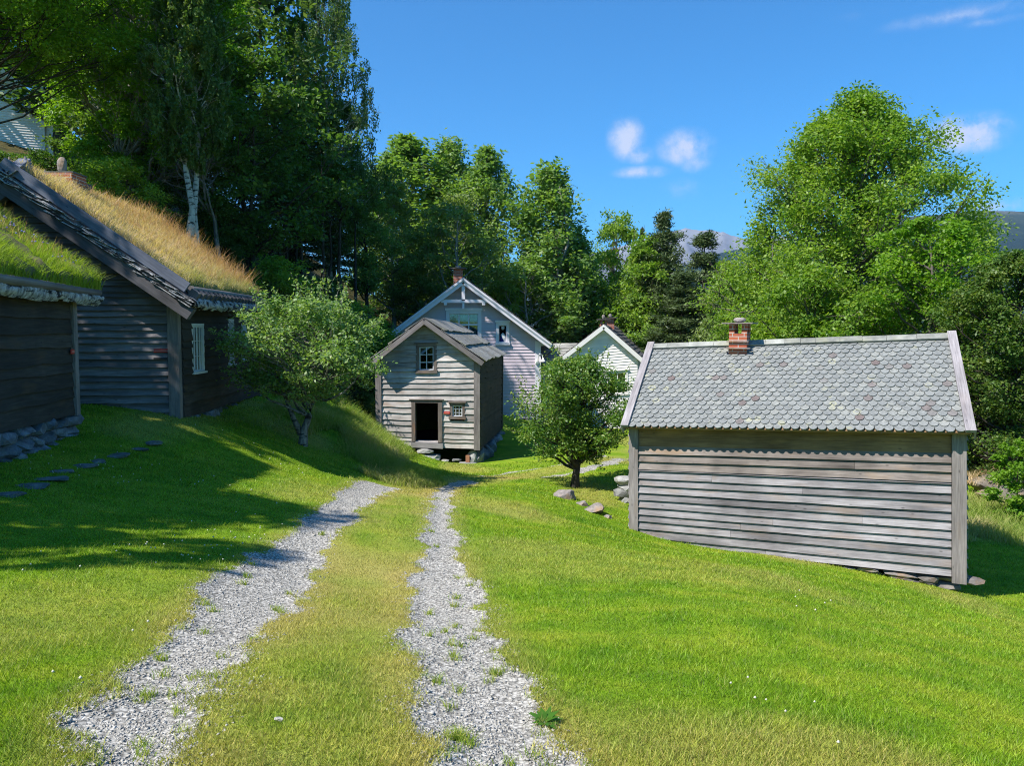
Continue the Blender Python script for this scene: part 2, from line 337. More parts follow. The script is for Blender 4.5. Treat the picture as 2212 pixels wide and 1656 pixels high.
def brick_mat(name='red_brick', c1=(.42, .12, .06), c2=(.33, .085, .05)):
    m, nt, n, l, out = newmat(name)
    uv = n.new('ShaderNodeUVMap').outputs[0]
    b = n.new('ShaderNodeTexBrick'); l.new(uv, b.inputs['Vector']); b.inputs['Scale'].default_value = 1.0
    b.inputs['Color1'].default_value = (*c1, 1); b.inputs['Color2'].default_value = (*c2, 1); b.inputs['Mortar'].default_value = (.42, .38, .35, 1)
    b.inputs['Brick Width'].default_value = .235; b.inputs['Row Height'].default_value = .078; b.inputs['Mortar Size'].default_value = .008; b.offset = .5
    tc = n.new('ShaderNodeTexCoord').outputs['Object']; t = noise(n, l, tc, 20, 6, .7)
    v = n.new('ShaderNodeMapRange'); l.new(t, v.inputs[0]); v.inputs['To Min'].default_value = .6; v.inputs['To Max'].default_value = 1.35
    col = mixc(n, l, 'MULTIPLY', 1.0, b.outputs[0], v.outputs[0])
    principled(n, l, out, col, .85, .2, bump(n, l, b.outputs['Fac'], -.6, .01)); return m
M['brick'] = brick_mat()

def glass_mat():
    m, nt, n, l, out = newmat('window_glass')
    g = n.new('ShaderNodeBsdfGlossy'); g.inputs['Roughness'].default_value = .03; g.inputs['Color'].default_value = (1, 1, 1, 1)
    t = n.new('ShaderNodeBsdfTransparent'); t.inputs['Color'].default_value = (.85, .9, .9, 1)
    fr = n.new('ShaderNodeFresnel'); fr.inputs['IOR'].default_value = 1.5
    ad = n.new('ShaderNodeMath'); ad.operation = 'ADD'; l.new(fr.outputs[0], ad.inputs[0]); ad.inputs[1].default_value = .03
    mx = n.new('ShaderNodeMixShader'); l.new(ad.outputs[0], mx.inputs[0]); l.new(t.outputs[0], mx.inputs[1]); l.new(g.outputs[0], mx.inputs[2]); l.new(mx.outputs[0], out.inputs[0])
    return m
M['glass'] = glass_mat()

def bark_mat(name, a, b, marks=None):
    m, nt, n, l, out = newmat(name)
    tc = n.new('ShaderNodeTexCoord').outputs['Object']
    t = noise(n, l, mapping(n, l, tc, (1, 1, .25)), 14, 6, .7); c = ramp_node(n, [(.35, a), (.65, b)]); l.new(t, c.inputs[0]); col = c.outputs[0]
    if marks:
        t2 = noise(n, l, mapping(n, l, tc, (1, 1, 4)), 3.2, 4, .6); mr = n.new('ShaderNodeMapRange'); l.new(t2, mr.inputs[0]); mr.inputs['From Min'].default_value = .54; mr.inputs['From Max'].default_value = .6
        col = mixc(n, l, 'MIX', mr.outputs[0], col, marks)
    principled(n, l, out, col, .9, .15, bump(n, l, t, .6, .02)); return m
M['bark'] = bark_mat('grey_brown_bark', (.055, .047, .04), (.17, .15, .13))
M['bark_pale'] = bark_mat('pale_grey_bark', (.16, .145, .13), (.36, .34, .31))
M['bark_birch'] = bark_mat('birch_bark', (.30, .29, .26), (.50, .48, .44), (.05, .045, .04))
M['bark_apple'] = bark_mat('lichened_apple_bark', (.05, .045, .04), (.30, .29, .26), (.03, .028, .025))
M['bark_dark'] = bark_mat('dark_wet_bark', (.022, .019, .016), (.07, .06, .05))
M['bark_sheet'] = bark_mat('roof_birch_bark_sheets', (.10, .10, .10), (.52, .52, .54), (.03, .03, .03))
M['twig'] = bark_mat('bare_grey_twigs', (.10, .09, .085), (.25, .23, .21))

def leaf_mat(name, a, b, c, trans=.45, gloss=.25):
    """leaf colours from the stored per-leaf variation"""
    m, nt, n, l, out = newmat(name)
    at = n.new('ShaderNodeAttribute'); at.attribute_name = 'var'
    r = ramp_node(n, [(.0, a), (.5, b), (1.0, c)]); l.new(at.outputs['Fac'], r.inputs[0])
    p = n.new('ShaderNodeBsdfPrincipled'); l.new(r.outputs[0], p.inputs['Base Color']); p.inputs['Roughness'].default_value = .45; p.inputs['Specular IOR Level'].default_value = gloss
    tr = n.new('ShaderNodeBsdfTranslucent'); tc = mixc(n, l, 'MULTIPLY', 1.0, r.outputs[0], (1.5, 1.6, .5)); l.new(tc, tr.inputs['Color'])
    mx = n.new('ShaderNodeMixShader'); mx.inputs[0].default_value = trans; l.new(p.outputs[0], mx.inputs[1]); l.new(tr.outputs[0], mx.inputs[2]); l.new(mx.outputs[0], out.inputs[0])
    return m
M['leaf_ash'] = leaf_mat('ash_leaves', (.08, .17, .022), (.15, .26, .035), (.28, .37, .055))
M['leaf_bright'] = leaf_mat('bright_ash_leaves', (.07, .17, .015), (.13, .26, .02), (.24, .36, .04))
M['leaf_poplar'] = leaf_mat('aspen_leaves', (.08, .165, .045), (.145, .245, .065), (.25, .34, .10))
M['leaf_willow'] = leaf_mat('willow_leaves', (.09, .15, .04), (.16, .225, .07), (.27, .32, .11))
M['leaf_birch'] = leaf_mat('birch_leaves', (.04, .09, .028), (.08, .145, .045), (.18, .24, .09), .4)
M['leaf_dark'] = leaf_mat('dark_leaves', (.035, .085, .022), (.07, .14, .035), (.14, .23, .055), .45)
M['leaf_apple'] = leaf_mat('apple_leaves', (.08, .175, .035), (.155, .26, .07), (.32, .40, .17), .4, .4)
M['leaf_apple2'] = leaf_mat('young_apple_leaves', (.05, .13, .02), (.09, .19, .03), (.28, .34, .07), .4, .4)
M['leaf_ivy'] = leaf_mat('dense_hedge_leaves', (.035, .08, .015), (.08, .15, .03), (.20, .24, .05), .4)
M['leaf_pine'] = leaf_mat('pine_needles', (.03, .055, .022), (.065, .10, .035), (.13, .17, .06), .15)
M['leaf_fern'] = leaf_mat('fern_fronds', (.07, .18, .02), (.12, .26, .03), (.22, .34, .05))
M['flower_white'] = plain('clover_white', (.55, .53, .42), .8, .1)
M['flower_blue'] = plain('harebell_blue', (.22, .24, .62), .8, .1)
M['flower_yellow'] = plain('yellow_flower', (.75, .55, .05), .8, .1)

def grass_colour(n, l):
    """lawn colour from the place's own coordinates and the stored dryness"""
    pos = n.new('ShaderNodeNewGeometry').outputs['Position']
    at = n.new('ShaderNodeAttribute'); at.attribute_name = 'dry'
    big = noise(n, l, pos, .55, 3); med = noise(n, l, pos, 2.6, 4, .6)
    mp = n.new('ShaderNodeMapping'); mp.inputs['Rotation'].default_value = (0, 0, radians(-28)); mp.inputs['Scale'].default_value = (.25, 2.4, 1); l.new(pos, mp.inputs['Vector'])
    st = noise(n, l, mp.outputs[0], 1.0, 3, .5)
    s = n.new('ShaderNodeMath'); s.operation = 'MULTIPLY_ADD'; l.new(med, s.inputs[0]); s.inputs[1].default_value = .65
    s1 = n.new('ShaderNodeMath'); s1.operation = 'MULTIPLY_ADD'; l.new(big, s1.inputs[0]); s1.inputs[1].default_value = .35 
    s2 = n.new('ShaderNodeMath'); s2.operation = 'MULTIPLY_ADD'; l.new(st, s2.inputs[0]); s2.inputs[1].default_value = .5; s2.inputs[2].default_value = -.25
    l.new(s2.outputs[0], s1.inputs[2]); l.new(s1.outputs[0], s.inputs[2])
    r = ramp_node(n, [(.28, (.095, .215, .008)), (.5, (.185, .30, .012)), (.74, (.32, .37, .03))]); l.new(s.outputs[0], r.inputs[0])
    return mixc(n, l, 'MIX', at.outputs['Fac'], r.outputs[0], (.40, .34, .10)), pos, med
def ground_mat():
    m, nt, n, l, out = newmat('lawn_and_gravel')
    col, pos, med = grass_colour(n, l)
    fine = noise(n, l, pos, 60, 3, .7); fr = n.new('ShaderNodeMapRange'); l.new(fine, fr.inputs[0]); fr.inputs['From Min'].default_value = .3; fr.inputs['From Max'].default_value = .7; fr.inputs['To Min'].default_value = .45; fr.inputs['To Max'].default_value = 1.25
    col = mixc(n, l, 'MULTIPLY', 1.0, col, fr.outputs[0])
    # gravel
    vo = n.new('ShaderNodeTexVoronoi'); vo.inputs['Scale'].default_value = 38; l.new(pos, vo.inputs['Vector'])
    gr = ramp_node(n, [(0, (.22, .207, .185)), (.4, (.40, .38, .34)), (1, (.56, .53, .48))]); sep = n.new('ShaderNodeSeparateColor'); l.new(vo.outputs['Color'], sep.inputs[0]); l.new(sep.outputs[0], gr.inputs[0])
    ed = n.new('ShaderNodeMapRange'); l.new(vo.outputs['Distance'], ed.inputs[0]); ed.inputs['From Min'].default_value = .25; ed.inputs['From Max'].default_value = .75; ed.inputs['To Min'].default_value = 1.1; ed.inputs['To Max'].default_value = .35
    gcol = mixc(n, l, 'MULTIPLY', 1.0, gr.outputs[0], ed.outputs[0])
    rt = n.new('ShaderNodeAttribute'); rt.attribute_name = 'rut'
    nm = noise(n, l, pos, 12, 4, .7); ad = n.new('ShaderNodeMath'); ad.operation = 'MULTIPLY_ADD'; l.new(nm, ad.inputs[0]); ad.inputs[1].default_value = .8
    l.new(rt.outputs['Fac'], ad.inputs[2])
    mr = n.new('ShaderNodeMapRange'); l.new(ad.outputs[0], mr.inputs[0]); mr.inputs['From Min'].default_value = .84; mr.inputs['From Max'].default_value = .96
    col = mixc(n, l, 'MIX', mr.outputs[0], col, gcol)
    # forest floor
    fo = n.new('ShaderNodeAttribute'); fo.attribute_name = 'forest'
    fc = ramp_node(n, [(.35, (.035, .04, .018)), (.6, (.10, .085, .03)), (.75, (.20, .13, .05))]); l.new(med, fc.inputs[0])
    col = mixc(n, l, 'MIX', fo.outputs['Fac'], col, fc.outputs[0])
    b1 = bump(n, l, fine, .6, .03); b2 = bump(n, l, vo.outputs['Distance'], -.8, .02)
    mn = n.new('ShaderNodeMix'); mn.data_type = 'VECTOR'; l.new(mr.outputs[0], mn.inputs['Factor']); l.new(b1, mn.inputs['A']); l.new(b2, mn.inputs['B'])
    principled(n, l, out, col, .9, .12, mn.outputs['Result']); return m
def blade_mat():
    m, nt, n, l, out = newmat('grass_blades')
    col, pos, med = grass_colour(n, l)
    at = n.new('ShaderNodeAttribute'); at.attribute_name = 'var'
    v = n.new('ShaderNodeMapRange'); l.new(at.outputs['Fac'], v.inputs[0]); v.inputs['To Min'].default_value = .35; v.inputs['To Max'].default_value = 1.65
    col = mixc(n, l, 'MULTIPLY', 1.0, col, v.outputs[0])
    p = n.new('ShaderNodeBsdfPrincipled'); l.new(col, p.inputs['Base Color']); p.inputs['Roughness'].default_value = .5; p.inputs['Specular IOR Level'].default_value = .25
    tr = n.new('ShaderNodeBsdfTranslucent'); l.new(mixc(n, l, 'MULTIPLY', 1.0, col, (1.3, 1.4, .6)), tr.inputs['Color'])
    mx = n.new('ShaderNodeMixShader'); mx.inputs[0].default_value = .4; l.new(p.outputs[0], mx.inputs[1]); l.new(tr.outputs[0], mx.inputs[2]); l.new(mx.outputs[0], out.inputs[0])
    return m
M['ground'] = ground_mat(); M['blade'] = blade_mat()
M['gravel'] = stone_mat('crushed_gravel', (.29, .272, .245), (.57, .545, .49), (.3, .27, .2), .1, 30, .18)
M['tall_grass'] = leaf_mat('tall_bank_grass', (.16, .28, .03), (.28, .34, .08), (.46, .38, .20), .4, .15)
M['straw'] = leaf_mat('dry_turf_roof_grass', (.28, .29, .08), (.60, .455, .30), (.42, .21, .09), .35, .15)
M['turf_green'] = leaf_mat('green_turf_roof_grass', (.12, .22, .02), (.26, .34, .04), (.46, .42, .15), .4, .2)
M['turf_soil'] = stone_mat('turf_mat', (.07, .07, .025), (.20, .18, .07), (.10, .15, .02), .7, 4)

# ------------------------------------------------------------------ object helpers
COL = scene.collection
def tag(o, label=None, cat=None, group=None, kind=None):
    if label: o['label'] = label
    if cat: o['category'] = cat
    if group: o['group'] = group
    if kind: o['kind'] = kind
    return o
def empty(name, loc, label, cat, group=None):
    o = bpy.data.objects.new(name, None); COL.objects.link(o); o.location = tuple(float(v) for v in loc); o.empty_display_size = .3
    return tag(o, label, cat, group)
def loc_of(p):
    v = np.zeros(3)
    while p is not None: v += np.array(p.location); p = p.parent
    return v
def mesh_np(name, verts, faces, mat, parent=None, attrs=None, smooth=False, uv=None):
    """verts Nx3 in world coordinates, faces MxK (one size)"""
    v = np.asarray(verts, np.float32) - loc_of(parent).astype(np.float32)
    f = np.asarray(faces, np.int32); k = f.shape[1]
    me = bpy.data.meshes.new(name)
    me.vertices.add(len(v)); me.vertices.foreach_set('co', v.ravel())
    me.loops.add(f.size); me.loops.foreach_set('vertex_index', f.ravel())
    me.polygons.add(len(f)); me.polygons.foreach_set('loop_start', np.arange(0, f.size, k, dtype=np.int32))
    if smooth: me.polygons.foreach_set('use_smooth', np.ones(len(f), bool))
    me.update(calc_edges=True)
    if attrs:
        for nm, (dom, val) in attrs.items():
            a = me.attributes.new(nm, 'FLOAT', dom); a.data.foreach_set('value', np.asarray(val, np.float32))
    me.materials.append(mat)
    o = bpy.data.objects.new(name, me); COL.objects.link(o)
    if parent is not None: o.parent = parent
    return o

class MB:
    """collects simple solids in world coordinates, then links them as ONE mesh"""
    def __init__(s): s.v = []; s.f = []; s.uv = []; s.sm = []
    def add(s, vs, fs, uvs=None, smooth=False):
        b = len(s.v); s.v += [tuple(map(float, p)) for p in vs]
        for i, f in enumerate(fs):
            s.f.append(tuple(b + k for k in f)); s.sm.append(smooth)
            if uvs is not None: s.uv += [uvs[k] for k in f]
            else: s.uv += [(0, 0)] * len(f)
        return s
    def hexa(s, c, flip=False):
        """8 corners: bottom ring 0-3, top ring 4-7; every face gets uv in metres, u along the longest edge"""
        c = [np.array(p, float) for p in c]
        L = [np.linalg.norm(c[1] - c[0]), np.linalg.norm(c[3] - c[0]), np.linalg.norm(c[4] - c[0])]
        off = (random.random() * 40, random.random() * 40)
        fs = [(0, 3, 2, 1), (4, 5, 6, 7), (0, 1, 5, 4), (1, 2, 6, 5), (2, 3, 7, 6), (3, 0, 4, 7)]
        axes = {0: (1, 0), 1: (0, 1), 2: (0, 2), 3: (1, 2), 4: (0, 2), 5: (1, 2)}
        b = len(s.v); s.v += [tuple(p) for p in c]
        ax = int(np.argmax(L)); idx = [(0, 0, 0), (1, 0, 0), (1, 1, 0), (0, 1, 0), (0, 0, 1), (1, 0, 1), (1, 1, 1), (0, 1, 1)]
        for fi, f in enumerate(fs):
            s.f.append(tuple(b + k for k in f)); s.sm.append(False)
            a = [x for x in axes[fi]]
            if ax in a: u = ax; w = a[0] if a[1] == ax else a[1]
            else: u, w = a
            for k in f: s.uv.append((idx[k][u] * L[u] + off[0], idx[k][w] * L[w] + off[1]))
        return s
    def box(s, lo, hi):
        x0, y0, z0 = lo; x1, y1, z1 = hi
        return s.hexa([(x0, y0, z0), (x1, y0, z0), (x1, y1, z0), (x0, y1, z0), (x0, y0, z1), (x1, y0, z1), (x1, y1, z1), (x0, y1, z1)])
    def beam(s, a, b, w, h, up=(0, 0, 1)):
        """rectangular bar from a to b; w across, h along up"""
        a = np.array(a, float); b = np.array(b, float); d = b - a; d /= np.linalg.norm(d); up = np.array(up, float)
        sd_ = np.cross(d, up); sd_ /= np.linalg.norm(sd_); u = np.cross(sd_, d)
        q = lambda p, i, j: p + sd_ * w * i / 2 + u * h * j / 2
        return s.hexa([q(a, -1, -1), q(b, -1, -1), q(b, 1, -1), q(a, 1, -1), q(a, -1, 1), q(b, -1, 1), q(b, 1, 1), q(a, 1, 1)])
    def tube(s, pts, rad, seg=8, cap=True):
        pts = [np.array(p, float) for p in pts]; b = len(s.v); n = len(pts); ref = np.array([.3, .2, 1.]); L = 0
        for i, p in enumerate(pts):
            d = pts[min(i + 1, n - 1)] - pts[max(i - 1, 0)]; d /= (np.linalg.norm(d) + 1e-9)
            a = np.cross(d, ref if abs(d[2]) < .92 else np.array([1., 0, 0])); a /= np.linalg.norm(a); c = np.cross(d, a)
            for k in range(seg):
                t = 2 * pi * k / seg; s.v.append(tuple(p + (a * cos(t) + c * sin(t)) * rad[i]))
        for i in range(n - 1):
            for k in range(seg):
                k2 = (k + 1) % seg; s.f.append((b + i * seg + k, b + i * seg + k2, b + (i + 1) * seg + k2, b + (i + 1) * seg + k)); s.sm.append(True)
                s.uv += [(i * .3, k / seg), (i * .3, (k + 1) / seg), (i * .3 + .3, (k + 1) / seg), (i * .3 + .3, k / seg)]
        if cap:
            for base, rev in ((b, True), (b + (n - 1) * seg, False)):
                f = tuple(range(base, base + seg)); s.f.append(f[::-1] if rev else f); s.sm.append(False); s.uv += [(0, 0)] * seg
        return s
    def rock(s, c, r, seed=0, p=3.0, sub=2, yaw=0, rough=.12):
        """lumpy block: a squared-off noisy ball"""
        vs, fs = ICO[sub]; rg = np.random.default_rng(seed); v = vs.copy()
        k = (np.abs(v) ** p).sum(1) ** (1 / p); v = v / k[:, None]
        if p >= 3:
            for _ in range(9):
                q_ = rg.normal(size=3) * np.array([1, 1, .8]); q_ /= np.linalg.norm(q_); ex = v @ q_; o_ = rg.uniform(.5, .9) * ex.max(); v = v - np.maximum(ex - o_, 0)[:, None] * q_
        ph = rg.random((5, 3)) * 6; fr = rg.normal(size=(5, 3)) * 2.2
        nz = sum(np.sin(v @ fr[i] + ph[i, 0]) for i in range(5)) / 5
        v = v * (1 + rough * nz * 1.6 + rg.normal(size=len(v)) * rough * .22)[:, None] * np.array(r)
        cy, sy = cos(yaw), sin(yaw); v = np.stack([v[:, 0] * cy - v[:, 1] * sy, v[:, 0] * sy + v[:, 1] * cy, v[:, 2]], 1) + np.array(c)
        return s.add(v, fs, None, False)
    def build(s, name, mat, parent=None):
        me = bpy.data.meshes.new(name); l0 = loc_of(parent)
        me.from_pydata([(p[0] - l0[0], p[1] - l0[1], p[2] - l0[2]) for p in s.v], [], s.f)
        uvl = me.uv_layers.new(name='UVMap'); uvl.data.foreach_set('uv', np.array(s.uv, np.float32).ravel())
        me.polygons.foreach_set('use_smooth', np.array(s.sm, bool)); me.materials.append(mat)
        o = bpy.data.objects.new(name, me); COL.objects.link(o)
        if parent is not None: o.parent = parent
        return o
def _ico(sub):
    import bmesh
    bm = bmesh.new(); bmesh.ops.create_icosphere(bm, subdivisions=sub, radius=1)
    v = np.array([tuple(x.co) for x in bm.verts]); f = [tuple(x.index for x in fc.verts) for fc in bm.faces]; bm.free(); return v, f
ICO = {1: _ico(1), 2: _ico(2), 3: _ico(3)}

class Frame:
    """a wall or roof surface through four corners; s right, t up, d outward, all in metres"""
    def __init__(f, BL, BR, TL, TR):
        f.BL, f.BR, f.TL, f.TR = [np.array(p, float) for p in (BL, BR, TL, TR)]
        f.w = np.linalg.norm(f.BR - f.BL); f.h = (np.linalg.norm(f.TL - f.BL) + np.linalg.norm(f.TR - f.BR)) / 2
        X = f.BR - f.BL; Z = (f.TL - f.BL + f.TR - f.BR) / 2; N = np.cross(X, Z); f.N = N / np.linalg.norm(N)
    def __call__(f, s, t, d=0):
        u = s / f.w; v = t / f.h
        return f.BL * (1 - u) * (1 - v) + f.BR * u * (1 - v) + f.TL * (1 - u) * v + f.TR * u * v + f.N * d
    def box(f, mb, s0, s1, t0, t1, d0, d1):
        q = lambda s, t, d: f(s, t, d)
        return mb.hexa([q(s0, t0, d1), q(s1, t0, d1), q(s1, t0, d0), q(s0, t0, d0), q(s0, t1, d1), q(s1, t1, d1), q(s1, t1, d0), q(s0, t1, d0)])
    def bar(f, mb, s0, t0, s1, t1, w, d0, d1):
        """bar in the surface from (s0,t0) to (s1,t1), width w, between depths d0 and d1"""
        L = hypot(s1 - s0, t1 - t0); nx, ny = -(t1 - t0) / L * w / 2, (s1 - s0) / L * w / 2
        q = f
        return mb.hexa([q(s0 - nx, t0 - ny, d1), q(s1 - nx, t1 - ny, d1), q(s1 - nx, t1 - ny, d0), q(s0 - nx, t0 - ny, d0),
                        q(s0 + nx, t0 + ny, d1), q(s1 + nx, t1 + ny, d1), q(s1 + nx, t1 + ny, d0), q(s0 + nx, t0 + ny, d0)])
def siding(mb, fr, t0, t1, expo, edges, holes=(), lap=.022, jit=0., thick=.022, joints=0, seed=1, step=.6, inner=True):
    """overlapping boards; edges(t) -> (s0, s1); holes: (s0, s1, t0, t1)"""
    rg = random.Random(seed); t = t0; k = 0
    while t < t1 - .01:
        e = expo * (1 + rg.uniform(-1, 1) * jit * 1.2); tt = min(t + e, t1); tm = (t + tt) / 2
        a0, b0 = edges(t); a1, b1 = edges(min(tt, t1))
        segs = [(a0, b0, a1, b1)]
        for (h0, h1, g0, g1) in holes:
            if tm > g0 and tm < g1:
                ns = []
                for (p, q, r, w) in segs:
                    if h0 > p and h0 < q: ns.append((p, h0, r, h0)); ns.append((h1, q, h1, w)) if h1 < q else None
                    elif h1 > p and h1 < q: ns.append((h1, q, h1, w))
                    elif h0 <= p and h1 >= q: pass
                    else: ns.append((p, q, r, w))
                segs = ns
        out = []
        for sg in segs:
            p, q, r, w = sg
            if joints and q - p > 2.5 and rg.random() < joints:
                m = p + (q - p) * rg.uniform(.25, .75); out += [(p, m - .002, r, m - .002), (m + .002, q, m + .002, w)]
            else: out.append(sg)
        for (p, q, r, w) in out:
            if q - p < .02: continue
            n = max(2, int((q - p) / step) + 1); vs = []; uv = []; fs = []
            uo, vo = rg.random() * 50, rg.random() * 50
            tilt = rg.uniform(-1, 1) * jit * .02
            for i in range(n):
                u = i / (n - 1); sb = p + (q - p) * u; st = r + (w - r) * u
                jb = (rg.uniform(-1, 1) * jit * .045 * expo / .15) if 0 < i < n - 1 else 0; jb += tilt * (u - .5)
                lo = lap + thick + rg.uniform(0, 1) * jit * .03
                vs += [fr(sb, t + jb, lo), fr(st, tt + .012, thick * .35), fr(st, tt + .012, -.01), fr(sb, t + jb, -.01)]
                uv += [(uo + sb, vo), (uo + st, vo + e), (uo + st, vo + e + .02), (uo + sb, vo - .03)]
            for i in range(n - 1):
                b = i * 4; c = b + 4
                fs += [(b, c, c + 1, b + 1), (b + 3, c + 3, c, b), (b + 1, c + 1, c + 2, b + 2), (b + 2, c + 2, c + 3, b + 3)]
            fs += [(0, 1, 2, 3), tuple((n - 1) * 4 + k2 for k2 in (3, 2, 1, 0))]
            mb.add(vs, fs, uv)
        t = tt; k += 1
def rect_edges(w): return lambda t: (0, w)
def gable_edges(w, hl, hr, apex_s, apex_t):
    def f(t):
        a = 0 if t <= hl else (t - hl) / (apex_t - hl) * apex_s
        b = w if t <= hr else w - (t - hr) / (apex_t - hr) * (w - apex_s)
        return (a, max(b, a))
    return f
def window(parent, fr, s0, s1, t0, t1, cols, rows, casing, sash, cw=.09, sill=True, head=True, proud=.05, name='window', behind='interior', label=None, lintel=0.05, mw=.022, transom=None, splits=()):
    """casing (the part), with sash, pane and sill under it"""
    mb = MB(); fr.box(mb, s0 - cw, s0, t0, t1 + cw, -.04, proud); fr.box(mb, s1, s1 + cw, t0, t1 + cw, -.04, proud)
    fr.box(mb, s0, s1, t1, t1 + cw, -.04, proud)
    if head: fr.box(mb, s0 - cw - .05, s1 + cw + .05, t1 + cw + .002, t1 + cw + lintel, -.02, proud + .07)
    w = mb.build(name, casing, parent)
    if label: w['label'] = label
    if sill:
        mb = MB(); fr.box(mb, s0 - cw - .03, s1 + cw + .03, t0 - cw, t0 - .002, -.04, proud + .05); mb.build('sill', casing, w)
    mb = MB(); e = .035
    fr.box(mb, s0 + .003, s0 + e, t0, t1 - .003, -.05, .012); fr.box(mb, s1 - e, s1 - .003, t0, t1 - .003, -.05, .012)
    fr.box(mb, s0 + e, s1 - e, t0, t0 + e, -.05, .010); fr.box(mb, s0 + e, s1 - e, t1 - e, t1 - .003, -.05, .010)
    for i in range(1, cols):
        c = s0 + (s1 - s0) * i / cols; ww = mw * (2.2 if i in splits else 1); fr.box(mb, c - ww / 2, c + ww / 2, t0 + e, t1 - e, -.017, .006)
    for j in range(1, rows):
        c = t0 + (t1 - t0) * j / rows; ww = mw
        for i in range(cols):
            a = s0 + (s1 - s0) * i / cols + (mw * 1.1 if i else e); b = s0 + (s1 - s0) * (i + 1) / cols - (mw * 1.1 if i < cols - 1 else e)
            fr.box(mb, a, b, c - ww / 2, c + ww / 2, -.016, .004)
    if transom is not None: fr.box(mb, s0 + e, s1 - e, transom - .04, transom + .04, -.045, .05)
    mb.build('sash', sash, w)
    mb = MB(); fr.box(mb, s0 + .01, s1 - .01, t0 + .01, t1 - .01, -.024, -.018); mb.build('pane', M['glass'], w)
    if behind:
        mb = MB(); fr.box(mb, s0 - .02, s1 + .02, t0 - .02, t1 + .02, -.40, -.38); mb.build('room_shade_sheet', M['interior'], w)  # near-black sheet, paints the unlit room's shade behind the pane
    return w
def sign_plate(parent_fr, s, t, w, h, label, d=.05):
    o = empty('sign_plate', parent_fr(s, t, d), label, 'sign', 'small red name plates on the old houses')
    mb = MB(); parent_fr.box(mb, s - w / 2, s + w / 2, t - h / 2, t + h / 2, d, d + .015); mb.build('plate', M['red_plate'], o)
    mb = MB(); parent_fr.box(mb, s - w * .4, s + w * .4, t - h * .14, t + h * .14, d + .015, d + .019); mb.build('lettering_strip', M['sign_face'], o)
    return o
def stone_wall(mb, path, zt, zb, depth, size, seed, jitter=.3):
    """dry stones stacked along a line; zt(u), zb(u) give top and bottom"""
    rg = random.Random(seed); a, b = np.array(path[0], float), np.array(path[1], float); L = np.linalg.norm(b - a); d = (b - a) / L; u = 0; yaw = atan2(d[1], d[0])
    zz = 0
    hh = max(zt(0) - zb(0), zt(1) - zb(1))
    rows = max(1, int(round(hh / size[1])))
    for r in range(rows):
        u = -size[0] * .3 * rg.random()
        while u < L:
            w = size[0] * rg.uniform(.6, 1.5); k = min(1, max(0, (u + w / 2) / L)); top = zt(k); bot = zb(k); H = top - bot
            if H > 0.04:
                rh = H / rows if H / rows > size[1] * .55 else size[1] * .6
                z = top - (r + .5) * rh
                if z > bot - rh * .6:
                    p = a + d * (u + w / 2)
                    mb.rock((p[0], p[1], z + rg.uniform(-.02, .02)), (w * .64, depth * rg.uniform(.9, 1.15), rh * .70), rg.randrange(9999), 3.2, 2, yaw + rg.uniform(-.08, .08), .10)
            u += w * .97

# ------------------------------------------------------------------ the ground, one sheet out to the horizon
def geo_steps(a, b, n, first):
    """n growing steps from a to b"""
    r = np.linspace(0, 1, n + 1)[1:]; return a + np.sign(b - a) * (first * r * n + (abs(b - a) - first * n) * r ** 6)
xs = np.concatenate([geo_steps(-9.5, -16000, 60, .4)[::-1], np.arange(-9.5, 9.5, .065), geo_steps(9.5, 16000, 60, .4)])
ys = np.concatenate([geo_steps(1.2, -16000, 30, .8)[::-1], np.arange(1.2, 16, .06), np.arange(16, 40, .2), geo_steps(40, 16000, 60, .6)])
gx, gy = np.meshgrid(xs, ys); gz = terr(gx, gy)
rd = np.full(gx.shape, 9.0); near = (np.abs(gx) < 12) & (gy > -1) & (gy < 36)
rd[near] = rut_dist(gx[near], gy[near])
dr = np.zeros(gx.shape); dr[near] = dryness(gx[near], gy[near])
gz = gz - .03 * np.clip(-rd / .15, 0, 1)
def forestness(x, y):
    a = np.clip((y - 41 - .15 * x) / 3, 0, 1)                                   # behind the houses
    b = np.clip((-x - 7.6 - np.clip(24 - y, 0, 40) * .55) / 1.5, 0, 1) * np.clip((y - 19) / 4, 0, 1)   # hillside on the left
    c = np.clip((x - 10.2) / 1.0, 0, 1) * np.clip((y - 25) / 2, 0, 1)           # below the big ash
    d = np.clip((-x - 5.5) / 1.0, 0, 1) * np.clip((y - 27.5) / 2, 0, 1)
    return np.clip(np.maximum(np.maximum(a, b), np.maximum(c, d)), 0, 1)
fo = forestness(gx, gy)
ny, nx = gx.shape; idx = np.arange(nx * ny).reshape(ny, nx)
quads = np.stack([idx[:-1, :-1], idx[:-1, 1:], idx[1:, 1:], idx[1:, :-1]], -1).reshape(-1, 4)
ground = mesh_np('ground', np.stack([gx, gy, gz], -1).reshape(-1, 3), quads, M['ground'], None,
                 {'rut': ('POINT', np.clip(.5 - rd.ravel() / .16 * .5, 0, 1)), 'dry': ('POINT', dr.ravel()), 'forest': ('POINT', fo.ravel())}, True)
ground['kind'] = 'structure'

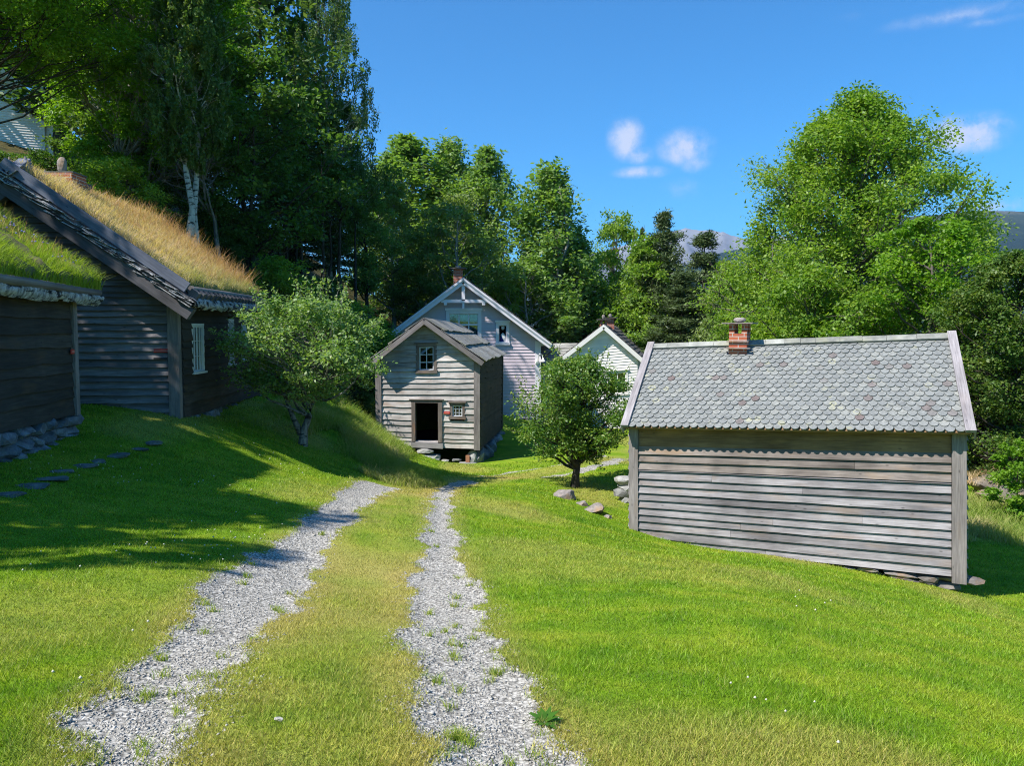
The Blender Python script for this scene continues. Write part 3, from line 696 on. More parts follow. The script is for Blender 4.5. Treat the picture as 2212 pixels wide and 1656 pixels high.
# ------------------------------------------------------------------ grass blades, clover, gravel
def tri_blades(x, y, z, h, w, lean, rg):
    n = len(x); yaw = rg.random(n) * 2 * pi; la = rg.random(n) * 2 * pi; lx = np.cos(la) * lean * h; ly = np.sin(la) * lean * h
    dx = np.cos(yaw) * w / 2; dy = np.sin(yaw) * w / 2
    v = np.empty((n, 3, 3)); v[:, 0] = np.stack([x - dx, y - dy, z - .004], 1); v[:, 1] = np.stack([x + dx, y + dy, z - .004], 1)
    v[:, 2] = np.stack([x + lx, y + ly, z + h], 1)
    return v.reshape(-1, 3), np.arange(n * 3).reshape(-1, 3)
def strip_blades(base, h, w, bend, rg, up=(0, 0, 1)):
    """bent two-quad blades from base points (Nx3)"""
    n = len(base); yaw = rg.random(n) * 2 * pi; la = rg.random(n) * 2 * pi; up = np.array(up)
    s = np.stack([np.cos(yaw), np.sin(yaw), 0 * yaw], 1) * (w / 2)[:, None]; ln = np.stack([np.cos(la), np.sin(la), 0 * la], 1) * (bend * h)[:, None]
    m = base + up * (h * .55)[:, None] + ln * .3; t = base + up * (h * (1 - .25 * bend))[:, None] + ln
    v = np.stack([base - s, base + s, m + s * .8, m - s * .8, t + s * .15, t - s * .15], 1).reshape(-1, 3)
    k = np.arange(n)[:, None] * 6
    f = np.concatenate([k + [0, 1, 2, 3], k + [3, 2, 4, 5]], 1).reshape(-1, 4)
    return v, f
rg = np.random.default_rng(5)
N = 920000
Yb = 1.7 * np.exp(rg.random(N) * math.log(27 / 1.7)); ub = (rg.random(N) * 2 - 1) * .9; xb = ub * Yb
keep = (rut_dist(xb, Yb) > -.10 * rg.random(N) ** 4 + rg.random(N) * .03 - .01) & (xb > -9) & (rg.random(N) > forestness(xb, Yb))
xb, Yb = xb[keep], Yb[keep]
sc = np.maximum(1, Yb / 5.5) ** .85; patch = vnoise(xb, Yb, .5, 31) * .6 + vnoise(xb, Yb, .12, 32) * .4
hb = (.012 + .028 * rg.random(len(xb))) * (.35 + 1.3 * patch) * np.maximum(1, Yb / 9) ** .5
hb *= np.where(mid_strip(xb, Yb) < .5, .75, 1)
dyb = dryness(xb, Yb)
v, f = tri_blades(xb, Yb, terr(xb, Yb) - .0, hb, .0055 * sc, .9, rg)
o = mesh_np('lawn_grass', v, f, M['blade'], None, {'var': ('FACE', np.clip(rg.random(len(xb)) * .8 + patch * .2, 0, 1)), 'dry': ('FACE', np.clip(dyb + (rg.random(len(xb)) < .10 + .35 * dyb) * .45, 0, 1))})
tag(o, None, None, None, 'stuff')
# ragged tufts inside the ruts
N = 1500; Yt = 2.4 * np.exp(rg.random(N) * math.log(15 / 2.4)); xt = (rg.random(N) * 2 - 1) * .6 * Yt
rt_ = rut_dist(xt, Yt); ok = (rt_ < .02) & (rt_ > -.5) & (rg.random(N) < np.exp(rt_ / .10) * .8 + .06); xt, Yt = xt[ok], Yt[ok]
# a few tufts put where the photograph shows them
for (px, py, n) in [(1237, 1478 + 50, 5), (990, 1590, 9), (1062, 1450, 2), (312, 1502, 3), (990, 1388, 2), (440, 1456, 2), (352, 1420, 2), (480, 1465, 2), (942, 1468, 2)]:
    g = G(px, py)
    for k in range(n): xt = np.append(xt, g[0] + rg.normal() * .035); Yt = np.append(Yt, g[1] + rg.normal() * .035)
rep = 34; bx = np.repeat(xt, rep) + rg.normal(size=len(xt) * rep) * .022; by = np.repeat(Yt, rep) + rg.normal(size=len(xt) * rep) * .022
base = np.stack([bx, by, terr(bx, by) - .03], 1)
v, f = strip_blades(base, .03 + .05 * rg.random(len(bx)), .004 * np.maximum(1, by / 5), .5 + .5 * rg.random(len(bx)), rg)
tag(mesh_np('rut_tufts', v, f, M['turf_green'], None, {'var': ('FACE', rg.random(len(f)))}), None, None, None, 'stuff')
# gravel stones lying in the ruts
N = 260000; Yg = 2.2 * np.exp(rg.random(N) * math.log(17 / 2.2)); xg = (rg.random(N) * 2 - 1) * .62 * Yg
rdg = rut_dist(xg, Yg); ok = (rdg < rg.random(N) ** 2.5 * .2 - .02); xg, Yg = xg[ok], Yg[ok]; n = len(xg)
oct_v = np.array([(1, 0, 0), (-1, 0, 0), (0, 1, 0), (0, -1, 0), (0, 0, 1), (0, 0, -1)], float)
oct_f = np.array([(0, 2, 4), (2, 1, 4), (1, 3, 4), (3, 0, 4), (2, 0, 5), (1, 2, 5), (3, 1, 5), (0, 3, 5)])
sz = (.0034 + .008 * rg.random(n) ** 4) * np.maximum(1, Yg / 6) ** .6; sz = np.where(rg.random(n) < .012, sz + .008, sz)
vv = oct_v[None] * (sz[:, None, None] * np.array([1.3, .95, .42])) * (.65 + .7 * rg.random((n, 6, 1)))
vv += rg.normal(size=(n, 6, 3)) * sz[:, None, None] * .22
a = rg.random(n) * 2 * pi; ca, sa = np.cos(a)[:, None], np.sin(a)[:, None]
vx = vv[:, :, 0] * ca - vv[:, :, 1] * sa; vy = vv[:, :, 0] * sa + vv[:, :, 1] * ca
gz2 = terr(xg, Yg) - .03 * np.clip(-rut_dist(xg, Yg) / .15, 0, 1)
vv = np.stack([vx + xg[:, None], vy + Yg[:, None], vv[:, :, 2] + gz2[:, None] + sz[:, None] * .15], -1)
ff = (oct_f[None] + np.arange(n)[:, None, None] * 6).reshape(-1, 3)
tag(mesh_np('gravel', vv.reshape(-1, 3), ff, M['gravel']), None, None, None, 'stuff')
# clover heads
N = 5000; Yc = 2.5 * np.exp(rg.random(N) * math.log(17 / 2.5)); xc = (rg.random(N) * 2 - 1) * .66 * Yc
ok = (rut_dist(xc, Yc) > .1) & (vnoise(xc, Yc, 1.6, 77) + rg.random(N) * .75 > np.where(xc < -1.2, 1.15, 1.58)) & (xc > -8.4) & (mid_strip(xc, Yc) > .3); xc, Yc = xc[ok], Yc[ok]; n = len(xc)
cv = oct_v[None] * (.008 + .004 * rg.random((n, 1, 1))) * np.maximum(1, Yc / 9)[:, None, None] ** .6 + np.stack([xc, Yc, terr(xc, Yc) + .055], 1)[:, None]
tag(mesh_np('clover_flowers', cv.reshape(-1, 3), (oct_f[None] + np.arange(n)[:, None, None] * 6).reshape(-1, 3), M['flower_white']), None, None, None, 'stuff')

# tall unmown grass: on the bank left of the storehouse, round its foot and below the big ash
def tall_patch(name, cx, cy, rx, ry, n, h0, h1, mat, rot=0, seed=1, w=.012, hv=.5):
    r = np.random.default_rng(seed); a = r.random(n) * 2 * pi; q = np.sqrt(r.random(n)); x = np.cos(a) * q * rx; y = np.sin(a) * q * ry
    c, s_ = cos(rot), sin(rot); x, y = cx + x * c - y * s_, cy + x * s_ + y * c
    k = vnoise(x, y, .6, seed) > .25; x, y, q = x[k], y[k], q[k]
    h = (h0 + (h1 - h0) * r.random(len(x))) * (1.05 - .6 * q ** 3); base = np.stack([x, y, terr(x, y) - .01], 1)
    v, f = strip_blades(base, h, np.full(len(x), w), .3 + .5 * r.random(len(x)), r)
    va = np.repeat(np.clip(r.random(len(x)) * .55 + vnoise(x, y, 1.1, seed + 1) * hv, 0, 1), 2)
    return v, f, va
parts = [tall_patch('', *G(790, 975)[:2], 3.4, 1.15, 20000, .12, .42, None, -1.0, 3),
         tall_patch('', *G(860, 1018)[:2], 1.5, .9, 6000, .10, .36, None, -.6, 13),
         tall_patch('', *G(730, 925)[:2], 2.4, 1.8, 10000, .15, .45, None, -.8, 4, .012, .6),
         tall_patch('', *G(800, 940)[:2], 1.4, 2.5, 9000, .2, .5, None, 0, 14, .012, .2),
         tall_patch('', -6.3, 26.5, 1.8, 3.0, 9000, .2, .55, None, 0, 5, .014, .2)]
def join_parts(ps):
    V, F, A, b = [], [], [], 0
    for v, f, a in ps: V.append(v); F.append(f + b); A.append(a); b += len(v)
    return np.concatenate(V), np.concatenate(F), np.concatenate(A)
v, f, a = join_parts(parts); tag(mesh_np('tall_grass', v, f, M['tall_grass'], None, {'var': ('FACE', a)}), None, None, None, 'stuff')
parts = [tall_patch('', *G(2150, 1160)[:2], 3.2, .8, 7000, .15, .5, None, -.15, 6, .012, 1.), tall_patch('', 12.5, 19.8, 2.6, 2.2, 9000, .15, .5, None, .2, 27, .014, .5), tall_patch('', 9.6, 17.6, 1.3, .7, 2500, .15, .45, None, .2, 7, .012, .8)]
v, f, a = join_parts(parts); tag(mesh_np('meadow_grass', v, f, M['tall_grass'], None, {'var': ('FACE', a)}), None, None, None, 'stuff')

# ------------------------------------------------------------------ small loose things on the lawn
for (px, py, L, W, H, yaw, lab, nm) in [(1222, 1078, .27, .22, .13, .1, 'flat-topped grey boulder in the grass at the foot of the round apple tree', 'boulder'),
                                     (1259, 1094, .13, .10, .08, .5, 'smallest low boulder between the two flat-topped ones by the apple tree', 'boulder'),
                                     (1284, 1108, .25, .22, .14, -.25, 'rust-stained boulder with broken face, nearest the slate-roofed shed', 'boulder'),
                                     (1314, 1122, .09, .08, .05, .2, 'little brown stone half hidden in grass beside the shed post', 'boulder')]:
    g = G(px, py); mb = MB(); mb.rock((g[0], g[1] + .1, g[2] + H * .22), (L, W, H), 17 + px, 4.5, 3, yaw, .09)
    o = empty(nm, (g[0], g[1] + .1, g[2]), lab, 'boulder', 'boulders in the lawn below the apple tree'); mb.build('rock', M['rock'], o)
# stepping stones across the shaded lawn
st_l = ['first', 'second', 'third', 'fourth', 'fifth', 'sixth', 'seventh', 'eighth', 'ninth']
for i, (px, py, L, W) in enumerate([(14, 1068, .32, .22), (62, 1052, .28, .18), (104, 1038, .30, .18), (136, 1020, .24, .15), (178, 1008, .26, .2), (215, 998, .2, .16), (258, 985, .3, .2), (300, 972, .28, .2), (325, 958, .3, .24)]):
    g = G(px, py); mb = MB(); mb.rock((g[0], g[1], g[2] + .004), (L * .8, W * .75, .028), 60 + i, 6, 3, .3 * i, .05)
    o = mb.build('stepping_stone', M['flag']); tag(o, f'flat grey stepping stone, {st_l[i]} from the left edge of the shaded lawn', 'stepping stone', 'stepping stones through the shaded lawn')
# pale stone lying on the middle strip
g = G(603, 1561); mb = MB(); mb.rock((g[0], g[1], g[2] + .015), (.024, .014, .012), 3, 3, 2, 0, .15); tag(mb.build('pebble', M['gravel']), 'single white pebble on the dry grass between the wheel ruts', 'stone')
# broad-leaved weed at the edge of the right rut
g = G(1178, 1562); o = empty('broadleaf_weed', g, 'broad-leaved green weed at the edge of the right-hand gravel rut', 'weed'); mb = MB()
for k in range(15):
    a = k * 2.4; L = .07 + .05 * random.random(); el = random.uniform(.25, .8); d = np.array([cos(a) * cos(el), sin(a) * cos(el), sin(el)]); sd_ = np.array([-sin(a), cos(a), 0]) * .020
    b = g + np.array([0, 0, .0]); m = b + d * L * .5; t = b + d * L * np.array([1.15, 1.15, .75])
    mb.add([b - sd_ * .2, b + sd_ * .2, m + sd_, t, m - sd_], [(0, 1, 2, 4), (4, 2, 3)])
ow = mb.build('leaf_rosette', M['leaf_fern'], o)

# ------------------------------------------------------------------ building helpers
def hit(fr, px, py):
    """(s, t) on a wall where the view through the photo point meets its plane"""
    d = cam_ray(px, py); o = np.array([0, 0, CAMZ]); p0 = fr(0, 0); k = np.dot(p0 - o, fr.N) / np.dot(d, fr.N); p = o + d * k
    s, t = fr.w / 2, fr.h / 2
    for _ in range(12):
        e = p - fr(s, t); ds = (fr(s + .01, t) - fr(s, t)) / .01; dt = (fr(s, t + .01) - fr(s, t)) / .01
        J = np.stack([ds, dt], 1); st = np.linalg.lstsq(J, e, rcond=None)[0]; s += st[0]; t += st[1]
    return s, t
def rect(fr, x0, y0, x1, y1):
    a = hit(fr, x0, (y0 + y1) / 2)[0]; b = hit(fr, x1, (y0 + y1) / 2)[0]; c = hit(fr, (x0 + x1) / 2, y1)[1]; d = hit(fr, (x0 + x1) / 2, y0)[1]
    return a, b, c, d
def mirror_roof(rf):
    """the other roof side: the eave mirrored through the vertical plane of the ridge"""
    bl = 2 * rf.TL - rf.BL; bl[2] = rf.BL[2]; br = 2 * rf.TR - rf.BR; br[2] = rf.BR[2]
    return Frame(br, bl, rf.TR, rf.TL)
def slabs(mb, rf, rows, wmean, thick=.03, jit=.3, seed=1, lift=.02, over=.05):
    rg = random.Random(seed)
    for r in range(rows):
        t0 = rf.h * r / rows - (over if r == 0 else .02); t1 = min(rf.h, rf.h * (r + 1) / rows + .12); s = 0
        while s < rf.w - .02:
            w = min(wmean * rg.uniform(1 - jit, 1 + jit), rf.w - s)
            if rf.w - s - w < wmean * .3: w = rf.w - s
            a = t0 + rg.uniform(-.5, .5) * jit * .2; q = lambda s_, t_, d_: rf(s_, t_, d_)
            l0 = lift + thick + rg.uniform(0, .02); l1 = thick * .3
            k0 = rg.uniform(-.03, .03) * jit * 3; k1 = rg.uniform(-.03, .03) * jit * 3; m = s + w * rg.uniform(.3, .7)
            vs = [q(s + .004, a + k0, l0), q(m, a + k1 - .02 * jit, l0 + .004), q(s + w - .004, a - k0, l0), q(s + w - .004, t1, l1), q(m, t1, l1), q(s + .004, t1, l1),
                  q(s + .004, a + k0, l0 - thick), q(m, a + k1 - .02 * jit, l0 - thick), q(s + w - .004, a - k0, l0 - thick), q(s + w - .004, t1, 0), q(m, t1, 0), q(s + .004, t1, 0)]
            mb.add(vs, [(0, 1, 4, 5), (1, 2, 3, 4), (0, 6, 7, 1), (1, 7, 8, 2), (2, 8, 9, 3), (5, 11, 6, 0), (3, 9, 10, 4), (4, 10, 11, 5)])
            s += w
def simple_walls(parent, corners, h0, mat, expo, apexes=None, seed=1, skip=()):
    """remaining walls; corners: list of (bottom-left, bottom-right, top-left, top-right, apex or None)"""
    for i, (bl, br, tl, tr, ap) in enumerate(corners):
        fr = Frame(bl, br, tl, tr); mb = MB()
        if ap is None: siding(mb, fr, 0, fr.h, expo, rect_edges(fr.w), seed=seed + i, step=1.5)
        else:
            X = (fr.BR - fr.BL) / fr.w; s = np.dot(ap - fr.BL, X); t = (ap - fr.BL)[2] - (fr.BR - fr.BL)[2] * s / fr.w
            siding(mb, fr, 0, t, expo, gable_edges(fr.w, fr.h, fr.h, s, t), seed=seed + i, step=1.5)
        mb.build('wall', mat, parent)
def brick_shaft(parent, x, y, z0, z1, w, dpt, yaw=0, cap=None, top=None, mat='brick', name='chimney', slots=False, capt=.03, capw=1.7):
    """brick chimney with a stone slab carried over its mouth"""
    X = np.array([cos(yaw), sin(yaw), 0]); Yv = np.array([-sin(yaw), cos(yaw), 0]); c = np.array([x, y, 0])
    def bx(mb, a0, a1, b0, b1, lo, hi): return mb.hexa([c + X * a + Yv * b + np.array([0, 0, z]) for z in (lo, hi) for (a, b) in ((a0, b0), (a1, b0), (a1, b1), (a0, b1))])
    mb = MB(); bx(mb, -w / 2, w / 2, -dpt / 2, dpt / 2, z0, z1)
    if slots:
        hs = .2; p = w * .30
        for (a0, a1) in ((-w / 2, -w / 2 + p), (w / 2 - p, w / 2)):
            for (b0, b1) in ((-dpt / 2, -dpt / 2 + p), (dpt / 2 - p, dpt / 2)): bx(mb, a0, a1, b0, b1, z1 + .001, z1 + hs)
        z1 += hs
    mb.uv = []                                               # brick courses: u along the face, v upwards
    for f in mb.f:
        pts = [np.array(mb.v[k]) - c for k in f]; nrm = np.cross(pts[1] - pts[0], pts[2] - pts[0])
        useX = abs(np.dot(nrm, Yv)) > abs(np.dot(nrm, X))
        for p in pts: mb.uv.append((float(np.dot(p, X if useX else Yv)) + 7.04, float(p[2] - z1) + 9))
    o = mb.build(name, M[mat], parent)
    if cap:
        mb = MB(); cc = w * capw / 2; bx(mb, -cc, cc, -dpt * capw / 2.2, dpt * capw / 2.2, z1 + .002, z1 + capt); mb.build('cap_slab', M[cap], o); z1 += capt
    if top:
        mb = MB(); mb.rock((x, y, z1 + top[1]), (top[0], top[0] * .7, top[1]), int(x * 100) % 97 + 5, 2.6, 2, yaw, .1); mb.build('weight_stone', M['rock'], o)
    return o

# ------------------------------------------------------------------ the slate-roofed shed on the right
fw = Frame(P(1361, 1174, 15.67), P(2086, 1250, 13), P(1361, 930, 15.67), P(2086, 936, 13))
base = fw(fw.w / 2, 0); base = np.array([base[0], base[1], tz(base[0], base[1])])
shed = empty('slate_shed', base, 'long grey weathered timber shed with a scalloped green-grey slate roof and small brick chimney', 'shed')
pw = .215
mb = MB(); tb = fw.h * .86
siding(mb, fw, .02, tb - .48, .16, lambda t: (pw * .9, fw.w - pw), lap=.034, jit=.12, joints=.5, seed=4, step=.7, thick=.026)
mb.build('wall', M['shed_wood'], shed)
mb = MB(); siding(mb, fw, tb - .478, tb, .159, lambda t: (pw * .9, fw.w - pw), lap=.034, jit=.12, joints=.6, seed=24, step=.7, thick=.026)
up_ = mb.build('wall', M['upper_wood'], shed); up_['label'] = 'browner sheltered board rows under the eave'
mb = MB(); fw.box(mb, pw * .9, fw.w - pw, tb - .03, tb + (fw.h - tb) * .52, -.02, .012); fw.box(mb, pw * .9, fw.w - pw, tb + (fw.h - tb) * .53, fw.h + .08, -.02, .022)
mb.build('eave_boards', M['brown_wood'], shed)
for (a, b, t0) in ((0, pw * .88, -.02), (fw.w - pw + .005, fw.w + .01, -.09)):
    mb = MB(); fw.box(mb, a, b, t0, fw.h + .05, -.06, .075); mb.build('corner_post', M['post_wood'], shed)
rf = Frame(P(1350, 923, 15.35), P(2098, 935, 12.7), P(1406, 749, 17.3), P(2057, 727, 14.8)); rb = mirror_roof(rf)
mb = MB(); rf.box(mb, 0, rf.w, 0, rf.h, -.05, -.012); rb.box(mb, 0, rb.w, 0, rb.h - .02, -.05, -.012); roof = mb.build('roof', M['brown_wood'], shed)
def scallops(mb, fr, s0, s1, t0, t1, ncol, nrow, seed=3):
    rg = random.Random(seed); w = (s1 - s0) / ncol; e = (t1 - t0) / nrow
    for r in range(nrow + 1):
        for c in range(ncol + (r % 2)):
            cs = s0 + (c + (.5 if r % 2 == 0 else 0)) * w; tb_ = t0 + r * e + rg.uniform(-.004, .004); cs += rg.uniform(-.003, .003)
            hw = w * .5 * rg.uniform(.97, 1.0); L = e * 1.0; top = min(tb_ + e * 2.1, t1 + .02)
            tl = rg.uniform(-.15, .15)
            prof = []
            for k in range(9):
                a = pi * k / 8; x = cos(a) * hw; y = tb_ + L * .92 * (1 - sin(a) ** .85) + tl * x * .1; prof.append((min(max(cs + x, s0), s1), y))
            prof = prof[::-1]                                # left to right
            lo, hi = .040 + rg.uniform(0, .008), .004; n = len(prof)
            f0 = lambda y: lo + (hi - lo) * (y - tb_) / (top - tb_ + 1e-6)
            outer = [fr(a, y, f0(y)) for a, y in prof] + [fr(prof[-1][0], top, hi), fr(prof[0][0], top, hi)]
            inner = [fr(a, y, f0(y) - .022) for a, y in prof]
            if prof[-1][0] - prof[0][0] < w * .2 or top - prof[0][1] < .01: continue
            vs = outer + inner; m = len(outer)
            mb.add(vs, [tuple(range(m))] + [(k, m + k, m + k + 1, k + 1) for k in range(n - 1)])
mb = MB(); scallops(mb, rf, .07, rf.w - .07, -.03, rf.h - .10, 38, 20); mb.build('slates', M['slate'], roof)
mb = MB(); scallops(mb, rb, .07, rb.w - .07, -.03, rb.h - .10, 34, 22, 9); mb.build('slates', M['slate'], roof)
mb = MB(); s = .06; rg_ = random.Random(8)
while s < rf.w - .1:
    w = min(rg_.uniform(.28, .55), rf.w - .06 - s)
    rf.box(mb, s + .003, s + w - .003, rf.h - .15, rf.h + .015, .030 + rg_.uniform(0, .01), .066 + rg_.uniform(0, .012)); s += w
s = .06
while s < rb.w - .1:
    w = min(rg_.uniform(.28, .55), rb.w - .06 - s); rb.box(mb, s + .003, s + w - .003, rb.h - .15, rb.h - .002, .022, .050); s += w
mb.build('ridge_slabs', stone_mat('ridge_stone', (.14, .145, .135), (.31, .31, .28), (.25, .25, .15), .4, 5), roof)
for fr_ in (rf, rb):
    for (a, b) in ((-.07, .085), (fr_.w - .085, fr_.w + .07)):
        mb = MB(); fr_.box(mb, a, b, -.04, fr_.h + (.07 if fr_ is rf else -.01), .03, .085); fr_.box(mb, a if a < 1 else b - .03, (a + .03) if a < 1 else b, -.02, fr_.h, -.13, .029); mb.build('rake_board', M['rake_wood'], shed)
# far walls
D1 = (rf.TL - rf.BL) * 2 * .86; D2 = (rf.TR - rf.BR) * 2 * .86; D1[2] = 0; D2[2] = 0
bL, bR, tL, tR = fw.BL + D1, fw.BR + D2, fw.TL + D1, fw.TR + D2
apL = (fw.TL + tL) / 2; apL[2] = rf.TL[2] - .08; apR = (fw.TR + tR) / 2; apR[2] = rf.TR[2] - .08
simple_walls(shed, [(bL, fw.BL, tL, fw.TL, apL), (fw.BR, bR, fw.TR, tR, apR), (bR, bL, tR, tL, None)], 0, M['shed_wood'], .17, seed=30)
c1 = P(1603, 752, 16.15)
ch = brick_shaft(shed, c1[0], c1[1] + .18, c1[2] - .25, P(1603, 721, 16.15)[2], .365, .40, -.48, 'rock', (.125, .055), slots=True, capt=.028, capw=1.72)
mb = MB(); X = np.array([cos(-.48), sin(-.48), 0]); Yv = np.array([sin(.48), cos(.48), 0]); cc = np.array([c1[0], c1[1] + .18, 0])
for (zz, ww) in ((c1[2] - .02, .27), (c1[2] + .12, .225)):
    for sgn in (1,):
        mb.hexa([cc + X * a + Yv * b + np.array([0, 0, z]) for z in (zz, zz + .022) for (a, b) in ((-ww, -ww - .02), (ww, -ww - .02), (ww, -.19), (-ww, -.19))])
mb.build('apron_slab', M['rock'], ch)
fnd = MB(); stone_wall(fnd, [tuple(fw(0, 0, -.10))[:2], tuple(fw(fw.w - .32, 0, -.12))[:2]], lambda u: fw(u * fw.w, 0)[2] - .015, lambda u: tz(*fw(u * fw.w, 0)[:2]) - .12, .16, (.42, .12), 5)
stone_wall(fnd, [tuple(fw.BR + np.array([-.35, 1.1, 0]))[:2], tuple(bR)[:2]], lambda u: fw.BR[2] + (bR[2] - fw.BR[2]) * u - .02, lambda u: tz(*(fw.BR + (bR - fw.BR) * u)[:2]) - .15, .16, (.42, .13), 6)
fnd.build('foundation', M['rock'], shed)
# remains of a stone wall just left of the shed
w0 = P(1352, 1052, 18.6); o = empty('dry_stone_wall', (w0[0], w0[1], tz(w0[0], w0[1])), 'short grey dry stone wall end standing between the apple tree and the slate-roofed shed', 'stone wall')
mb = MB(); k = 0
for i in range(5):
    for j in range(7):
        x = w0[0] - .05 + j * .26; mb.rock((x + .06 * (i % 2), w0[1] + .25 * j * .55, tz(w0[0], w0[1]) - .1 + .15 * i), (.20, .26, .115), 300 + k, 4, 2, .45, .1); k += 1
mb.build('stones', M['stone'], o)

# ------------------------------------------------------------------ the two-storey storehouse
fs_ = Frame(P(815, 962, 28.35), P(1036, 972, 28), P(813, 777.5, 28.35), P(1036, 773, 28))
g0 = fs_(fs_.w / 2, 0); store = empty('storehouse', (g0[0], g0[1], tz(g0[0], g0[1])), 'small two-storey silver-grey board storehouse with an open dark doorway and slab roof', 'storehouse')
ap_s, ap_t = hit(fs_, 920, 696)
dr_ = rect(fs_, 898, 870.5, 947, 955); w1 = rect(fs_, 906, 750, 937, 800); w2 = rect(fs_, 977.5, 876.5, 999, 900)
holes = [dr_, (w1[0] - .08, w1[1] + .08, w1[2] - .08, w1[3] + .08), (w2[0] - .08, w2[1] + .08, w2[2] - .08, w2[3] + .08)]
mb = MB(); siding(mb, fs_, .03, ap_t - .02, .195, gable_edges(fs_.w, fs_.h, fs_.h, ap_s, ap_t), holes, lap=.028, jit=.30, thick=.022, joints=.2, seed=12, step=.4)
mb.build('wall', M['store_wood'], store)
for (a, b, t0) in ((-.03, .19, -.02), (fs_.w - .2, fs_.w + .02, -.02)):
    mb = MB(); fs_.box(mb, a, b, t0, fs_.h + .02, -.08, .085); mb.build('corner_post', M['post_wood'], store)
mb = MB(); a, b, c, d = dr_; e = .14
fs_.box(mb, a - e, a, c, d + .1, -.1, .09); fs_.box(mb, b, b + e * 1.1, c, d + .1, -.1, .09); fs_.box(mb, a, b, d, d + .1, -.1, .088); fs_.box(mb, a - e - .08, b + e + .06, d + .102, d + .135, -.05, .13)
df = mb.build('door_frame', M['frame_wood'], store)
mb = MB(); fs_.box(mb, a - e - .02, b + e + .04, c - .22, c - .03, -.05, .12); fs_.box(mb, a - .0, b + .0, c - .03, c - .002, -.5, .10); mb.build('door_sill', M['rake_wood'], df)
window(store, fs_, *w1, 2, 3, M['frame_wood'], M['old_white'], cw=.115, mw=.03, behind=None)
window(store, fs_, *w2, 3, 3, M['frame_wood'], M['old_white'], cw=.10, mw=.018, behind=None)
# side, back and inside
sTB, sBB = P(1084, 770, 34.5), P(1082.5, 928, 34.5)
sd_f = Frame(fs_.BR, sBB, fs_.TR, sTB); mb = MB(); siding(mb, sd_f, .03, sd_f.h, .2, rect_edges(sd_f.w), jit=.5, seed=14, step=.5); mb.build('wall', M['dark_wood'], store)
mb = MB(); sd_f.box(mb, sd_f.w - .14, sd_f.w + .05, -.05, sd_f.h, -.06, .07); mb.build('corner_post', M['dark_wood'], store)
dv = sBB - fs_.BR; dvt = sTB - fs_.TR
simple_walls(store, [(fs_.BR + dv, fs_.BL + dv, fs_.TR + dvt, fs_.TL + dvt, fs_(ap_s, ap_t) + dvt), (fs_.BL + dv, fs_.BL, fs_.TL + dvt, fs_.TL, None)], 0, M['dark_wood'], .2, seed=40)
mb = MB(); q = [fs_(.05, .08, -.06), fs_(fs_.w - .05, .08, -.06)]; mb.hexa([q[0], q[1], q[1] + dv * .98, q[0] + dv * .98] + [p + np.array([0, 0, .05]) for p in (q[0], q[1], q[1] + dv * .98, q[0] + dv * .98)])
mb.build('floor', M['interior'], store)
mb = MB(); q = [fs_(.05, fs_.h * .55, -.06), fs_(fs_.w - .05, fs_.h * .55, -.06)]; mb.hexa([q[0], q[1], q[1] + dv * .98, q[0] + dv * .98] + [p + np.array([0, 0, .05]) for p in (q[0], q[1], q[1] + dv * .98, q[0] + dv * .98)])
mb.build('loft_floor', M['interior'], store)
rr = Frame(P(1043, 779, 27.6), P(1090, 766, 35.2), P(916, 687, 27.65), P(989, 699, 35.2))
el = P(804, 776, 27.8); rl = Frame(el + (rr.BR - rr.BL), el, rr.TR, rr.TL)
mb = MB(); rr.box(mb, 0, rr.w, 0, rr.h, -.06, -.01); rl.box(mb, 0, rl.w, 0, rl.h - .02, -.06, -.01); roof = mb.build('roof', M['beam_wood'], store)
mb = MB(); slabs(mb, rr, 3, .95, .045, .34, 7, .03, .08); mb.build('roof_slabs', M['roofslab'], roof)
mb = MB(); slabs(mb, rl, 3, .95, .045, .34, 8, .03, .08); mb.build('roof_slabs', M['roofslab'], roof)
for (a, b) in ((rr.TL, rr.BL), (rl.TR, rl.BR)):
    mb = MB(); dn = np.array([0, 0, -1.]); mb.beam(a + dn * .13, b + dn * .13, .05, .17, (0, 0, 1)); mb.beam(a + dn * .10 + np.array([0, .35, 0]), b + dn * .10 + np.array([0, .35, 0]), .12, .12); mb.build('barge_board', M['post_wood'], store)
mb = MB(); rr.box(mb, .05, rr.w - .05, .02, .16, -.16, -.062); mb.build('eave_beam', M['dark_wood'], store)
# what it stands on
fnd = MB(); zb = fs_.BR[2]
for (px, py, hw, hh, dd, pp) in [(922, 975, .40, .09, .3, 6), (916, 990, .62, .14, .35, 5), (1019, 989, .20, .27, .22, 6), (985, 996, .25, .06, .2, 3), (1012, 1003, .4, .05, .3, 4), (962, 997, .2, .06, .2, 3), (870, 990, .5, .12, .3, 4), (835, 970, .3, .15, .3, 4)]:
    p = P(px, py, 28.12 if py < 1000 else 27.9); fnd.rock((p[0], p[1] + .1, p[2]), (hw * .93, dd, hh), px, pp, 2, 0, .05)
for i in range(7):
    u = (i + .5) / 7; p = fs_.BR + dv * u; gz_ = tz(p[0], p[1]); h = max(.12, (p[2] - gz_) * .62); fnd.rock((p[0] - .1, p[1], (p[2] + gz_) / 2 - .08), (.3, .42, h), 500 + i, 3.5, 2, .1 * i, .12)
for i in range(6):
    p = fs_.BL + dv * (i + .3) / 6; fnd.rock((p[0] + .1, p[1], p[2] - .25), (.3, .45, .3), 520 + i, 3.5, 2, 0, .1)
for i in range(7):
    p = fs_.BL + (fs_.BR - fs_.BL) * (i + .5) / 7 + dv * .55; fnd.rock((p[0], p[1], p[2] - .35), (.35, .3, .32), 540 + i, 3.5, 2, 0, .1)
fnd.build('foundation', M['stone'], store)
